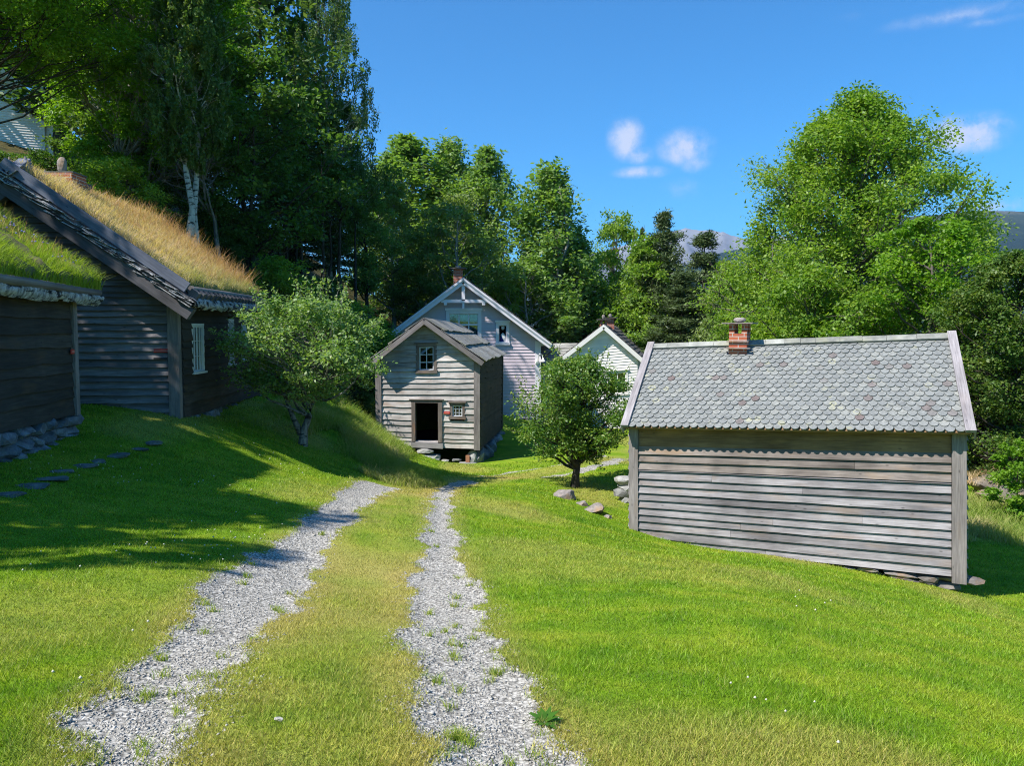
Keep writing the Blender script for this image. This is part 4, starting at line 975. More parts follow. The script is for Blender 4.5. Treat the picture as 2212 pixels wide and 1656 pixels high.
mb = MB(); p = P(1010, 995, 27.98); mb.box((p[0] - .07, p[1], p[2] - .2), (p[0] + .07, p[1] + .1, p[2] + .17)); mb.build('prop', M['red_wood'], store)
s_, t_ = hit(fs_, 966, 892); sign_plate(fs_, s_, t_, .22, .085, 'tiny red plate beside the dark doorway of the small grey storehouse', .06)

# ------------------------------------------------------------------ the lilac house behind it
fp = Frame(P(832, 905, 40), P(1167, 905, 40), P(832, 737, 40), P(1167, 737, 40))
g0 = fp(fp.w / 2, 0); lilac = empty('lilac_house', (g0[0], g0[1], tz(g0[0], g0[1])), 'large lilac-grey weatherboard house with white gable trim and a brick chimney', 'house')
ap_s, ap_t = hit(fp, 1001, 606)
wa = rect(fp, 971, 678.5, 1033, 742); wb = rect(fp, 1077, 703, 1094.5, 740)
grow = lambda r, k: (r[0] - k, r[1] + k, r[2] - k, r[3] + k)
mb = MB(); siding(mb, fp, 0, ap_t - .02, .163, gable_edges(fp.w, fp.h, fp.h, ap_s, ap_t), [grow(wa, .1), grow(wb, .1)], lap=.02, thick=.018, jit=.04, seed=3, step=3)
mb.build('wall', M['lilac'], lilac)
mb = MB(); fp.box(mb, fp.w - .27, fp.w + .03, -.05, fp.h, -.05, .06); mb.build('corner_board', M['trim'], lilac)
mb = MB(); fp.box(mb, -.03, .27, -.05, fp.h, -.05, .06); mb.build('corner_board', M['trim'], lilac)
wA = window(lilac, fp, *wa, 3, 1, M['trim'], M['trim'], cw=.17, mw=.07, lintel=.12, proud=.09, transom=hit(fp, 1000, 702)[1], label='wide three-light gable window with white casing')
mb = MB()
for i in range(3):
    c0 = wa[0] + (wa[1] - wa[0]) * i / 3; c1_ = wa[0] + (wa[1] - wa[0]) * (i + 1) / 3; fp.box(mb, c0 + .05, c1_ - .05, hit(fp, 1000, 694)[1], wa[3] - .02, -.14, -.13)
mb.build('blind', M['curtain'], wA)
mb = MB(); n = 16; s0, s1 = wa[0] + (wa[1] - wa[0]) * .68, wa[1] - .04
for i in range(n):
    a = s0 + (s1 - s0) * i / n; fp.box(mb, a, a + (s1 - s0) / n * .8, wa[2], hit(fp, 1000, 695)[1], -.17 - .02 * (i % 2), -.16)
mb.build('curtain', M['curtain'], wA)
wB = window(lilac, fp, *wb, 1, 1, M['trim'], M['trim'], cw=.14, lintel=.10, proud=.08, label='narrow gable window standing open')
for ch_ in list(wB.children):
    if ch_.name.startswith('pane'): bpy.data.objects.remove(ch_)
# costume and lamp in that window
cx, ct = hit(fp, 1086.5, 738); o = empty('costume_stand', fp(cx, wb[2], -.15), 'white headscarf over a dark blue garment in the small open window of the lilac house', 'costume')
mb = MB(); c = fp(cx, wb[2], -.15); mb.rock((c[0] - .05, c[1], c[2] + .14), (.14, .10, .22), 5, 2.2, 2, 0, .05); mb.build('garment', M['cloth_blue'], o)
mb = MB(); mb.tube([c + [.0, 0, .48], c + [-.02, 0, .40], c + [.03, 0, .28], c + [.14, 0, .02]], [.03, .10, .13, .10], 10); mb.build('headscarf', M['cloth_white'], o)
cx, ct = hit(fp, 1086, 708); o = empty('hanging_lamp', fp(cx, ct, -.2), 'round white lamp shade hanging in the small open window of the lilac house', 'lamp')
mb = MB(); c = fp(cx, ct, -.2); mb.rock(c, (.10, .10, .13), 8, 2, 2, 0, .01); mb.tube([c + [0, 0, .12], c + [0, 0, .3]], [.01, .01], 5); mb.build('lamp_shade', M['old_white'], o)
# roof with barge boards and gable tie
yb = 10.5
apx = P(1001, 600, 39.35); er = P(1191, 742, 39.35); elf = P(812, 742, 39.35)
bk = np.array([.35, yb, 0]); rr = Frame(er, er + bk, apx, apx + bk); rl = Frame(elf + bk, elf, apx + bk, apx)
mb = MB(); rr.box(mb, 0, rr.w, 0, rr.h, -.10, -.01); rl.box(mb, 0, rl.w, 0, rl.h - .03, -.10, -.01); roof = mb.build('roof', M['trim'], lilac)
for fr_, sdv in ((rr, 5), (rl, 6)):
    mb = MB(); slabs(mb, fr_, 16, .45, .025, .3, sdv, .02, .05); mb.build('roof_slates', M['darkslate'], roof)
for (a, b) in ((apx, er), (apx, elf)):
    mb = MB(); dn = np.array([0, 0, -1.]); fy = np.array([0, -.05, 0])
    mb.beam(a + dn * .20 + fy, b + dn * .20 + fy, .05, .24); mb.beam(a + dn * .07 + fy * 2.2, b + dn * .07 + fy * 2.2, .05, .10); mb.build('barge_board', M['trim'], lilac)
mb = MB(); Yg_ = 39.35 - .02
def pg(px, py, Y=39.42): return P(px, py, Y)
tv = MB(); tv.beam(pg(1001, 612), pg(1001, 650), .17, .12, (0, -1, 0)); tv.beam(pg(953, 651), pg(1052, 651), .12, .17); tv.beam(pg(1001, 653.5), pg(1001, 667), .10, .09, (0, -1, 0))
tv.beam(pg(959, 655), pg(966, 655, 39.43), .12, .22); tv.beam(pg(1041, 655), pg(1048, 655, 39.43), .12, .22); tv.build('gable_tie', M['trim'], lilac)
mb = MB(); fp.box(mb, fp.w - .1, fp.w + .3, fp.h - .25, fp.h - .05, -.3, .1); mb.build('eave_bracket', M['trim'], lilac)
mb = MB(); mb.tube([er + [.05, .0, -.08], er + bk + [.05, 0, -.08]], [.06, .06], 8); mb.tube([er + [.06, .1, -.12], er + [.03, .12, -.40], fp(fp.w + .10, fp.h - .95, .05), fp(fp.w + .10, 0, .05)], [.045] * 4, 8); mb.build('gutter', M['metal_dark'], lilac)
gp = P(989, 612, 41.6); brick_shaft(lilac, gp[0], gp[1] + .3, gp[2] - .6, P(989, 581, 41.6)[2], .47, .5, 0, 'darkslate', (.16, .07), capt=.05, capw=1.9)
rB, rT = fp.BR + bk, fp.TR + bk
simple_walls(lilac, [(fp.BR, rB, fp.TR, rT, None), (rB, fp.BL + bk, rT, fp.TL + bk, fp(ap_s, ap_t) + bk), (fp.BL + bk, fp.BL, fp.TL + bk, fp.TL, None)], 0, M['lilac'], .163, seed=50)
fnd = MB(); stone_wall(fnd, [tuple(fp.BL + np.array([0, .12, 0]))[:2], tuple(fp.BR + np.array([0, .12, 0]))[:2]], lambda u: fp.BL[2] - .01, lambda u: tz(*(fp.BL + (fp.BR - fp.BL) * u)[:2]) - .15, .2, (.55, .2), 15)
fnd.build('foundation', M['stone'], lilac)
# gooseneck lamp on its corner
p0 = P(1160, 782, 39.88); o = empty('wall_lamp', p0, 'white swan-neck lamp on the right front corner of the lilac house', 'lamp')
mb = MB(); mb.rock(p0, (.10, .05, .14), 2, 5, 2, 0, .01); mb.build('back_plate', M['white'], o)
mb = MB(); arc = [p0 + [.05, -.05, .05], p0 + [.07, -.06, .30], p0 + [.14, -.06, .42], p0 + [.24, -.06, .40], p0 + [.29, -.06, .25], p0 + [.30, -.06, .16]]; mb.tube(arc, [.022] * 6, 8); mb.build('arm', M['white'], o)
mb = MB(); c = p0 + [.31, -.06, .0]; mb.tube([c + [0, 0, .2], c + [0, 0, .14], c + [0, 0, .05], c + [0, 0, 0.0]], [.03, .06, .10, .19], 12); mb.build('lamp_shade', M['white'], o)

# ------------------------------------------------------------------ the white house right of it
fh = Frame(P(1200, 975, 46), P(1377, 975, 46), P(1200, 786, 46), P(1377, 770, 46))
g0 = fh(fh.w / 2, 0); wh = empty('white_house', (g0[0], g0[1], tz(g0[0], g0[1])), 'bright white weatherboard house half hidden behind the young apple tree', 'house')
ap_s, ap_t = hit(fh, 1304, 708); wc = rect(fh, 1316, 806, 1352, 850)
mb = MB(); siding(mb, fh, 0, ap_t, .163, gable_edges(fh.w, fh.h, fh.h, ap_s, ap_t), [grow(wc, .08)], lap=.018, thick=.016, seed=3, step=4); mb.build('wall', M['white_far'], wh)
window(wh, fh, *wc, 2, 2, M['white'], M['white'], cw=.12, mw=.05)
mb = MB(); fh.box(mb, -.03, .2, 0, fh.h, -.04, .05); mb.build('corner_board', M['white'], wh)
apx = P(1304, 701, 45.68); er = P(1392, 778, 45.68); elf = P(1190, 789, 45.68); bk = np.array([1.9, 9, 0])
rr = Frame(er, er + bk, apx, apx + bk); rl = Frame(elf + bk, elf, apx + bk, apx)
mb = MB(); rr.box(mb, 0, rr.w, 0, rr.h, -.10, -.01); rl.box(mb, 0, rl.w, 0, rl.h - .03, -.10, -.01); roof = mb.build('roof', M['white'], wh)
for fr_, sdv in ((rr, 15), (rl, 16)):
    mb = MB(); slabs(mb, fr_, 10, .5, .025, .2, sdv, .02, .05); mb.build('roof_slates', M['darkslate'], roof)
for (a, b) in ((apx, er), (apx, elf)):
    mb = MB(); dn = np.array([0, 0, -1.]); mb.beam(a + dn * .16 + [0, -.06, 0], b + dn * .16 + [0, -.06, 0], .05, .24); mb.beam(a + dn * .30 + [0, .12, 0], b + dn * .30 + [0, .12, 0], .28, .03); mb.build('barge_board', M['white'], wh)
g2 = P(1318, 712, 48.0); brick_shaft(wh, g2[0], g2[1], g2[2] - .8, P(1318, 688, 48)[2], .44, .44, 0, 'darkslate', (.12, .11), capt=.05, capw=1.9)
g2 = P(1303.5, 702, 46.8); brick_shaft(wh, g2[0], g2[1], g2[2] - .5, P(1303, 699, 46.8)[2], .40, .40, 0, 'darkslate', (.10, .13), slots=True, capt=.05, capw=1.9)
bks = bk * .96
simple_walls(wh, [(fh.BR, fh.BR + bks, fh.TR, fh.TR + bks, None), (fh.BR + bks, fh.BL + bks, fh.TR + bks, fh.TL + bks, fh(ap_s, ap_t) + bks), (fh.BL + bks, fh.BL, fh.TL + bks, fh.TL, None)], 0, M['white_far'], .18, seed=60)
# its low wing with the slate slope
wl0, wl1 = P(1166, 975, 47), P(1212, 975, 47); wt0, wt1 = P(1166, 786, 47), P(1212, 786, 47)
fwg = Frame(wl0, wl1, wt0, wt1); mb = MB(); siding(mb, fwg, 0, fwg.h, .163, rect_edges(fwg.w), thick=.016, seed=5, step=4); mb.build('wing_wall', M['white_far'], wh)
rw = Frame(P(1160, 784, 46.7), P(1262, 784, 46.7), P(1160, 742, 50), P(1262, 742, 50)); mb = MB(); rw.box(mb, 0, rw.w, 0, rw.h, -.08, -.01); wr = mb.build('wing_roof', M['white'], wh)
mb = MB(); rg_ = random.Random(2); sz_ = .62
for i in range(-12, 14):
    for j in range(-1, 14):                                   # big slates laid on the diagonal
        cs = i * sz_ * .72 + j * sz_ * .5; ctt = j * sz_ * .46
        pts = [(cs, ctt), (cs + sz_ * .72, ctt), (cs + sz_ * 1.18, ctt + sz_ * .46), (cs + sz_ * .46, ctt + sz_ * .46)]
        if min(p[0] for p in pts) < -.05 or max(p[0] for p in pts) > rw.w + .05 or ctt < -.05 or ctt + sz_ * .46 > rw.h + .1: 
            pts = [(min(max(a, 0), rw.w), min(max(b, -.04), rw.h)) for a, b in pts]
            if max(p[0] for p in pts) - min(p[0] for p in pts) < .1 or max(p[1] for p in pts) - min(p[1] for p in pts) < .05: continue
        lo = .03 + rg_.uniform(0, .012)
        vs = [rw(pts[0][0], pts[0][1], lo), rw(pts[1][0] - .02, pts[1][1], lo - .004), rw(pts[2][0] - .02, pts[2][1], .008), rw(pts[3][0], pts[3][1], .012)] + [rw(a, b, .0) for a, b in pts]
        mb.add(vs, [(0, 1, 2, 3), (0, 4, 5, 1), (1, 5, 6, 2), (3, 7, 4, 0)])
mb.build('wing_slates', M['greyslate'], wr)
rbw = mirror_roof(rw); mb = MB(); rbw.box(mb, 0, rbw.w, 0, rbw.h - .03, -.08, 0); mb.build('wing_back_slope', M['darkslate'], wr)
q0, q1 = wl0 + np.array([0, 6, 0]), wl1 + np.array([.9, 6, 0]); simple_walls(wh, [(q0, wl0, wt0 + np.array([0, 6, 0]), wt0, rw(0, rw.h) - np.array([0, 0, .1]))], 0, M['white_far'], .2, seed=66)
mb = MB(); mb.tube([P(1189, 789, 45.5), P(1189, 797, 45.6), P(1199, 806, 45.9), P(1199, 975, 45.9)], [.05] * 4, 8); mb.build('downpipe', M['post_wood'], wh)

# ------------------------------------------------------------------ the long turf-roofed farmhouse on the left
CR = P(391, 903, 16.2); Gx = np.array([.9967, .081, 0]); 
gf = Frame(CR - Gx * 6.95, CR, CR - Gx * 6.95 + [0, 0, 2.42], CR + [0, 0, 2.42])
farm = empty('turf_farmhouse', (CR[0] - 3.4, CR[1] + 3.5, CR[2]), 'long dark timber farmhouse under a roof of tall golden dry grass', 'farmhouse')
ap_s, ap_t = 3.35, 2.42 + 2.35
mb = MB(); siding(mb, gf, .0, ap_t, .150, gable_edges(gf.w, gf.h, gf.h, ap_s, ap_t), lap=.05, thick=.03, jit=.28, joints=.15, seed=21, step=.5); mb.build('wall', M['gable_wood'], farm)
mb = MB(); gf.box(mb, gf.w - .20, gf.w + .02, -.02, gf.h + .12, -.2, .10); mb.build('corner_post', M['post_wood'], farm)
sf = Frame(CR + [.015, .08, 0], P(560, 853, 23.3), CR + [.015, .08, 2.42], P(560, 668, 23.3))
wins = [rect(sf, 415.5, 704, 438.5, 803), rect(sf, 492, 694, 502.5, 787), rect(sf, 520, 696, 529, 778)]
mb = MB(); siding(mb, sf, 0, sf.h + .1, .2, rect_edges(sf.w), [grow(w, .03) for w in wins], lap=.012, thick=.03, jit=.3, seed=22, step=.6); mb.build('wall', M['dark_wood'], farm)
for w in wins: window(farm, sf, *w, 4, 3, M['old_white'], M['old_white'], cw=.05, mw=.013, proud=.03, head=False, splits=(2,), behind='interior')
bk = sf.BR - sf.BL; bkt = sf.TR - sf.TL
simple_walls(farm, [(gf.BR + bk, gf.BL + bk, gf.TR + bk, gf.TL + bk, gf(ap_s, ap_t) + bk), (gf.BL + bk, gf.BL, gf.TL + bk, gf.TL, None)], 0, M['dark_wood'], .2, seed=70)
fnd = MB(); A0, A1 = sf.BL + [-.16, 0, 0], sf.BR + [-.16, 0, 0]
stone_wall(fnd, [tuple(A0)[:2], tuple(A1)[:2]], lambda u: (A0[2] + (A1[2] - A0[2]) * u) - .01, lambda u: tz(*(A0 + (A1 - A0) * u)[:2]) - .22, .24, (.42, .2), 31)
stone_wall(fnd, [tuple(gf.BL + [0, .1, 0])[:2], tuple(gf.BR + [-.1, .1, 0])[:2]], lambda u: CR[2] - .01, lambda u: CR[2] - .28, .16, (.5, .16), 32)
fnd.build('foundation', M['stone_blue'], farm)
s_, t_ = hit(gf, 350, 758); sign_plate(gf, s_, t_, .28, .075, 'dark red plate on the shaded gable of the long turf-roofed farmhouse', .06)
s_, t_ = hit(gf, 350, 775); mb = MB(); gf.box(mb, s_ - .14, s_ + .14, t_ - .02, t_ + .02, .05, .09); mb.build('iron_latch', M['metal_dark'], farm)
tR = Frame(P(418, 645, 15.35), P(575, 660, 23.7), P(8, 366, 15.35), P(341, 492, 24.0)); tL = mirror_roof(tR)
mb = MB(); tR.box(mb, 0, tR.w, 0, tR.h, -.16, -.03); tL.box(mb, 0, tL.w, 0, tL.h - .05, -.16, -.03); roof = mb.build('roof', M['beam_wood'], farm)
def turf(name, fr, parent, s0, s1, t0, t1, thick, mat, seed):
    r = np.random.default_rng(seed); ns, nt = int((s1 - s0) / .12), int((t1 - t0) / .12); S, T = np.meshgrid(np.linspace(s0, s1, ns), np.linspace(t0, t1, nt))
    D = thick * (.55 + .6 * vnoise(S, T, .35, seed) + .35 * vnoise(S, T, .13, seed + 1)); edge = np.minimum(np.minimum(S - s0, s1 - S), T - t0) / .10; D = D * np.clip(edge, 0, 1) ** .5
    V = np.array([fr(a, b, c) for a, b, c in zip(S.ravel(), T.ravel(), D.ravel())]); id_ = np.arange(ns * nt).reshape(nt, ns)
    return mesh_np(name, V, np.stack([id_[:-1, :-1], id_[:-1, 1:], id_[1:, 1:], id_[1:, :-1]], -1).reshape(-1, 4), mat, parent, None, True)
def roof_grass(name, fr, parent, s0, s1, t0, t1, n, h0, h1, w, mat, seed, varf, hf=None, bend=.55, d0=.06):
    r = np.random.default_rng(seed); S = s0 + (s1 - s0) * r.random(n); T = t0 + (t1 - t0) * r.random(n)
    B = np.array([fr(a, b, d0) for a, b in zip(S, T)]); h = h0 + (h1 - h0) * r.random(n)
    if hf is not None: h = h * hf(S, T)
    v, f = strip_blades(B, h, np.full(n, w), bend * (.4 + r.random(n)), r, (0.0, 0, 1))
    va = np.clip(np.repeat(varf(S, T, r), 2), 0, 1)
    return mesh_np(name, v, f, mat, parent, {'var': ('FACE', va)})
tm = turf('turf', tR, farm, .30, tR.w - .12, .28, tR.h, .16, M['turf_soil'], 41); tm2 = turf('turf', tL, farm, .12, tL.w - .3, .28, tL.h, .16, M['turf_soil'], 42)
def straw_var(S, T, r):
    g = vnoise(S, T, .9, 61); low = np.clip(1 - (T - .2) / 1.2, 0, 1); red = np.clip((S - tR.w + 1.8) / 1.6, 0, 1) * .6 + vnoise(S, T, .7, 63) * .3
    return np.clip(.42 + .18 * r.random(len(S)) - low * .45 * (g + .2) - np.clip(g - .6, 0, 1) * .5 + red * .45 * r.random(len(S)), 0, 1)
roof_grass('dry_grass', tR, tm, .32, tR.w - .12, .30, tR.h, 62000, .12, .34, .012, M['straw'], 43, straw_var, lambda S, T: .7 + .7 * vnoise(S, T, .5, 66))
roof_grass('red_grass_tops', tR, tm, 2.0, tR.w - .1, .5, tR.h, 4200, .35, .62, .010, M['straw'], 44, lambda S, T, r: .75 + .25 * r.random(len(S)), lambda S, T: .6 + .7 * np.clip((S - 2) / 6, 0, 1), .45)
roof_grass('ridge_grass', tL, tm2, .3, tL.w - .3, tL.h - .9, tL.h, 9000, .15, .40, .012, M['straw'], 45, lambda S, T, r: .5 + .5 * r.random(len(S)))
# blue-grey barge plank, bark edge and the beam under it, along the near gable
for fr_, inner in ((tR, 0), (tL, 1)):
    mb = MB(); sA, sB = (0.0, .09) if not inner else (fr_.w - .09, fr_.w)
    fr_.box(mb, sA, sB, .22, fr_.h + (.12 if not inner else -.02), .00, .20); mb.build('barge_plank', M['plank_wood'], farm)
    mb = MB(); sA, sB = (.02, .26) if not inner else (fr_.w - .26, fr_.w - .02)
    fr_.box(mb, sA, sB, -.12, fr_.h - .05, -.42, -.18); mb.build('barge_beam', M['beam_wood'], farm)
    rg_ = random.Random(9 + inner); mb = MB()
    for layer in range(4):
        t = -.05
        while t < fr_.h - .1:
            L = rg_.uniform(.25, .6); d0 = -.16 + layer * .04 + rg_.uniform(-.012, .012); so = rg_.uniform(-.10, .03) if not inner else rg_.uniform(-.03, .1); a = (so, .3) if not inner else (fr_.w - .3, fr_.w + so)
            k1, k2, k3 = [rg_.uniform(-.03, .03) for _ in range(3)]; q = fr_
            e0, e1 = a; o_ = e0 if not inner else e1; i_ = e1 if not inner else e0
            vs = [q(o_ + k1, t, d0 + .02 + k2), q(o_ - k2, t + L * .5, d0 - .015), q(o_ + k3, t + L, d0 - .03 + k1), q(i_, t + L, d0), q(i_, t + L * .5, d0), q(i_, t, d0)]
            vs += [v_ - fr_.N * .014 for v_ in vs]
            mb.add(vs, [(0, 1, 4, 5), (1, 2, 3, 4), (0, 6, 7, 1), (1, 7, 8, 2), (6, 11, 10, 7), (7, 10, 9, 8), (0, 5, 11, 6), (2, 8, 9, 3)]); t += L * .8
    mb.build('bark_edge', M['bark_sheet'], farm)
# eave: log with pegs above curled birch bark
mb = MB(); mb.tube([tR(.25, .20, .08), tR(tR.w * .5, .19, .08), tR(tR.w, .20, .07)], [.075, .08, .07], 10); mb.build('eave_log', M['post_wood'], farm)
s = .1
while s < tR.w - .1:
    mb = MB(); tR.box(mb, s, s + .20, -.02, .16, -.05, .13); mb.build('eave_peg', M['beam_wood'], farm); s += .42
def bark_curls(mb, fr, seed, n=1.0, t0=-.16):
    rg2 = random.Random(seed); s = 0
    while s < fr.w - .1:
        w = rg2.uniform(.14, .34); dd = rg2.uniform(-.02, .02); drop = rg2.uniform(.05, .13); q = fr
        rows = []
        for (tt, d) in ((.12, -.03), (.0, -.01 + dd), (t0 * .6, -.02 + dd), (t0, -.05 - drop * .4), (t0 * .8, -.06 - drop)): rows.append([q(s + rg2.uniform(-.02, .02), tt, d), q(s + w, tt + rg2.uniform(-.03, .03), d + rg2.uniform(-.015, .015))])
        vs = [p for r in rows for p in r]; fs2 = [(2 * i, 2 * i + 1, 2 * i + 3, 2 * i + 2) for i in range(4)]; mb.add(vs, fs2, None, True)
        m = len(vs); vs2 = [v_ - fr.N * .012 for v_ in vs]; mb.add(vs2, [f[::-1] for f in fs2], None, True)
        s += w * rg2.uniform(.6, .9)
mb = MB(); bark_curls(mb, tR, 3); bark_curls(mb, tR, 4, 1, -.10); mb.build('eave_bark', M['bark_sheet'], farm)
# ridge end log and chimney with its slab and stone
mb = MB(); mb.beam(P(28, 376, 15.42), P(56, 354, 16.0), .22, .22); mb.beam(P(60, 350, 15.7), P(52, 338, 15.7) + [0, .02, 0], .03, .03); mb.build('ridge_log', M['plank_wood'], farm)
cp = P(118, 374, 18.3); brick_shaft(farm, cp[0] + .12, cp[1] + .1, cp[2] - .95, cp[2] - .03, .78, .62, .0, 'flag', (.11, .19), capt=.035, capw=1.08, mat='brick')
cp2 = P(150, 392, 19.6); mb = MB(); mb.box((cp2[0] - .28, cp2[1], cp2[2] - .6), (cp2[0] + .3, cp2[1] + .5, cp2[2])); mb.build('hatch_box', M['beam_wood'], farm)

# ------------------------------------------------------------------ the near turf-roofed shed at the left edge
C0 = P(163, 893, 13.4); dirN = np.array([.156, -.988, 0]); Ls = 4.6
ff_ = Frame(C0 + dirN * Ls, C0, C0 + dirN * Ls + [0, 0, 2.02], C0 + [0, 0, 2.02]); perp = np.array([-.988, -.156, 0])
nsh = empty('turf_shed', C0 + dirN * 2, 'dark log shed at the left edge under a lush green turf roof with blue flowers', 'shed')
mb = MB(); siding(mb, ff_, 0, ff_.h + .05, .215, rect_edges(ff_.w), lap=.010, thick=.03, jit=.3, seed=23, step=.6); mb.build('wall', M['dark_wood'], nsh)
mb = MB(); ff_.box(mb, ff_.w - .12, ff_.w + .04, -.03, ff_.h, -.1, .07); mb.build('corner_post', M['post_wood'], nsh)
W2 = 5.6; apN = 2.02 + 1.95
simple_walls(nsh, [(C0, C0 + perp * W2, C0 + [0, 0, 2.02], C0 + perp * W2 + [0, 0, 2.02], C0 + perp * W2 / 2 + [0, 0, apN]),
                   (C0 + dirN * Ls + perp * W2, C0 + dirN * Ls, C0 + dirN * Ls + perp * W2 + [0, 0, 2.02], C0 + dirN * Ls + [0, 0, 2.02], C0 + dirN * Ls + perp * W2 / 2 + [0, 0, apN]),
                   (C0 + perp * W2, C0 + dirN * Ls + perp * W2, C0 + perp * W2 + [0, 0, 2.02], C0 + dirN * Ls + perp * W2 + [0, 0, 2.02], None)], 0, M['dark_wood'], .2, seed=80)
E1 = P(217, 640, 13.9); E0 = E1 + dirN * (Ls + 1.0); rise = np.array([-.988 * 3.15, -.156 * 3.15, 2.15]); nr = Frame(E0, E1, E0 + rise, E1 + rise); nl = mirror_roof(nr)
mb = MB(); nr.box(mb, 0, nr.w, 0, nr.h, -.14, -.02); nl.box(mb, 0, nl.w, 0, nl.h - .05, -.14, -.02); mb.build('roof', M['beam_wood'], nsh)
tm = turf('turf', nr, nsh, .05, nr.w - .04, .02, nr.h, .24, M['turf_soil'], 51); turf('turf', nl, nsh, .04, nl.w - .05, .02, nl.h, .2, M['turf_soil'], 52)
gv = lambda S, T, r: np.clip(.15 + .45 * vnoise(S, T, .8, 71) + .3 * r.random(len(S)) + np.clip((T - 1.9) / 1.6, 0, 1) * .45, 0, 1)
roof_grass('roof_grass', nr, tm, .05, nr.w - .03, .03, nr.h, 95000, .08, .30, .012, M['turf_green'], 53, gv, lambda S, T: .7 + .6 * vnoise(S, T, .4, 76) + .25 * (S > nr.w - .5), .6, .1)
roof_grass('brown_stalks', nr, tm, nr.w - 1.3, nr.w, .2, nr.h, 420, .28, .50, .008, M['straw'], 54, lambda S, T, r: .6 + .4 * r.random(len(S)), None, .35, .1)
rgf = random.Random(4); mb = MB()
for i in range(70):
    s = nr.w - abs(rgf.gauss(0, .9)) - .05; t = rgf.choice([1.2, 1.7, 1.9, 2.0, 2.3, .6]) + rgf.gauss(0, .18)
    if s < .2 or t > nr.h or t < .1: continue
    mb.rock(nr(s, t, .30 + rgf.uniform(-.03, .05)), (.018, .018, .014), i, 2, 1, 0, .1)
tag(mb.build('blue_flowers', M['flower_blue'], tm), kind='stuff')
def leafy_plant(parent, name, base, n, L, W, mat, seed, el=(.2, .9)):
    r2 = random.Random(seed); mb = MB()
    for k in range(n):
        a = r2.uniform(0, 2 * pi); e = r2.uniform(*el); ll = L * r2.uniform(.6, 1.1); d = np.array([cos(a) * cos(e), sin(a) * cos(e), sin(e)]); sd2 = np.array([-sin(a), cos(a), 0]) * W
        b = base + np.array([r2.gauss(0, .03), r2.gauss(0, .03), r2.uniform(0, L * .3)]); m = b + d * ll * .55; t = b + d * ll * np.array([1.1, 1.1, .8]) - [0, 0, ll * .05]
        mb.add([b - sd2 * .15, b + sd2 * .15, m + sd2, t, m - sd2], [(0, 1, 2, 4), (4, 2, 3)])
    return mb.build(name, mat, parent)
for i, (px, py) in enumerate([(38, 478), (52, 470), (28, 484), (100, 500), (112, 508)]):
    s_, t_ = hit(nr, px, py + 14); s_ = min(s_, nr.w - .15); leafy_plant(tm, 'broad_leaf_plant', nr(s_, min(t_, nr.h - .1), .22), 16, .26, .04, M['leaf_fern'], i)
mb = MB(); bark_curls(mb, nr, 13, 1, -.05); bark_curls(mb, nr, 14, 1, -.04); mb.build('eave_bark', M['bark_sheet'], nsh)
mb = MB(); mb.tube([nr(.05, .06, .04), nr(nr.w * .5, .05, .04), nr(nr.w, .06, .03)], [.07, .075, .065], 10); mb.build('eave_log', M['post_wood'], nsh)
fnd = MB(); F0, F1 = ff_.BL + perp * .22, ff_.BR + perp * .22
stone_wall(fnd, [tuple(F0)[:2], tuple(F1 - dirN * .15)[:2]], lambda u: C0[2] - .005, lambda u: tz(*(F0 + (F1 - F0) * u)[:2]) - .2, .30, (.40, .22), 33)
fnd.build('foundation', M['stone_blue'], nsh)
s_, t_ = hit(ff_, 151, 760); sign_plate(ff_, s_, t_, .22, .08, 'small red plate on the dark wall of the near turf-roofed shed', .05)

# ------------------------------------------------------------------ the white house up the hill, its fence
HB = P(119, 335, 42); hx = np.array([.93, .37, 0]); hy = np.array([-.37, .93, 0])
hf = Frame(HB - hx * 7.5 - [0, 0, .8], HB - [0, 0, .8], HB - hx * 7.5 + [0, 0, 2.15], HB + [0, 0, 2.15])
hill_h = empty('hillside_house', HB - hx * 3, 'small white clapboard house up the hill at the upper left, seen through leaves', 'house')
ap_s, ap_t = 3.75, 2.95 + 3.3
ww = rect(hf, 33, 214, 62, 246)
mb = MB(); siding(mb, hf, 0, ap_t, .13, gable_edges(hf.w, hf.h, hf.h, ap_s, ap_t), [grow(ww, .05)], lap=.02, thick=.018, seed=3, step=4); mb.build('wall', M['white'], hill_h)
window(hill_h, hf, *ww, 3, 2, M['white'], M['white'], cw=.12, mw=.07)
mb = MB(); hf.box(mb, hf.w - .16, hf.w + .02, 0, hf.h, -.04, .06); mb.build('corner_board', M['white'], hill_h)
s_, t_ = hit(hf, 94, 260); mb = MB(); hf.box(mb, s_ - .06, s_ + .06, 0, t_ + 3.0, .05, .15); mb.build('downpipe', M['white'], hill_h)
bk = hy * 8
hr = Frame(hf(hf.w + .5, hf.h - .42, .5), hf(hf.w + .5, hf.h - .42, .5) + bk, hf(ap_s, ap_t + .05, .5), hf(ap_s, ap_t + .05, .5) + bk); hl = mirror_roof(hr)
mb = MB(); hr.box(mb, 0, hr.w, 0, hr.h, -.05, .04); hl.box(mb, 0, hl.w, 0, hl.h - .05, -.05, .04); mb.build('roof', M['darkslate'], hill_h)
mb = MB(); mb.beam(hr.TL - [0, 0, .12], hr.BL - [0, 0, .12], .05, .22); mb.build('barge_board', M['white'], hill_h)
simple_walls(hill_h, [(hf.BR, hf.BR + bk, hf.TR, hf.TR + bk, None), (hf.BR + bk, hf.BL + bk, hf.TR + bk, hf.TL + bk, hf(ap_s, ap_t) + bk), (hf.BL + bk, hf.BL, hf.TL + bk, hf.TL, None)], 0, M['white'], .15, seed=90)
f0, f1 = P(-30, 330, 31), P(150, 392, 29); o = empty('rail_fence', f0, 'weathered two-rail fence on the slope above the turf-roofed farmhouse chimney', 'fence')
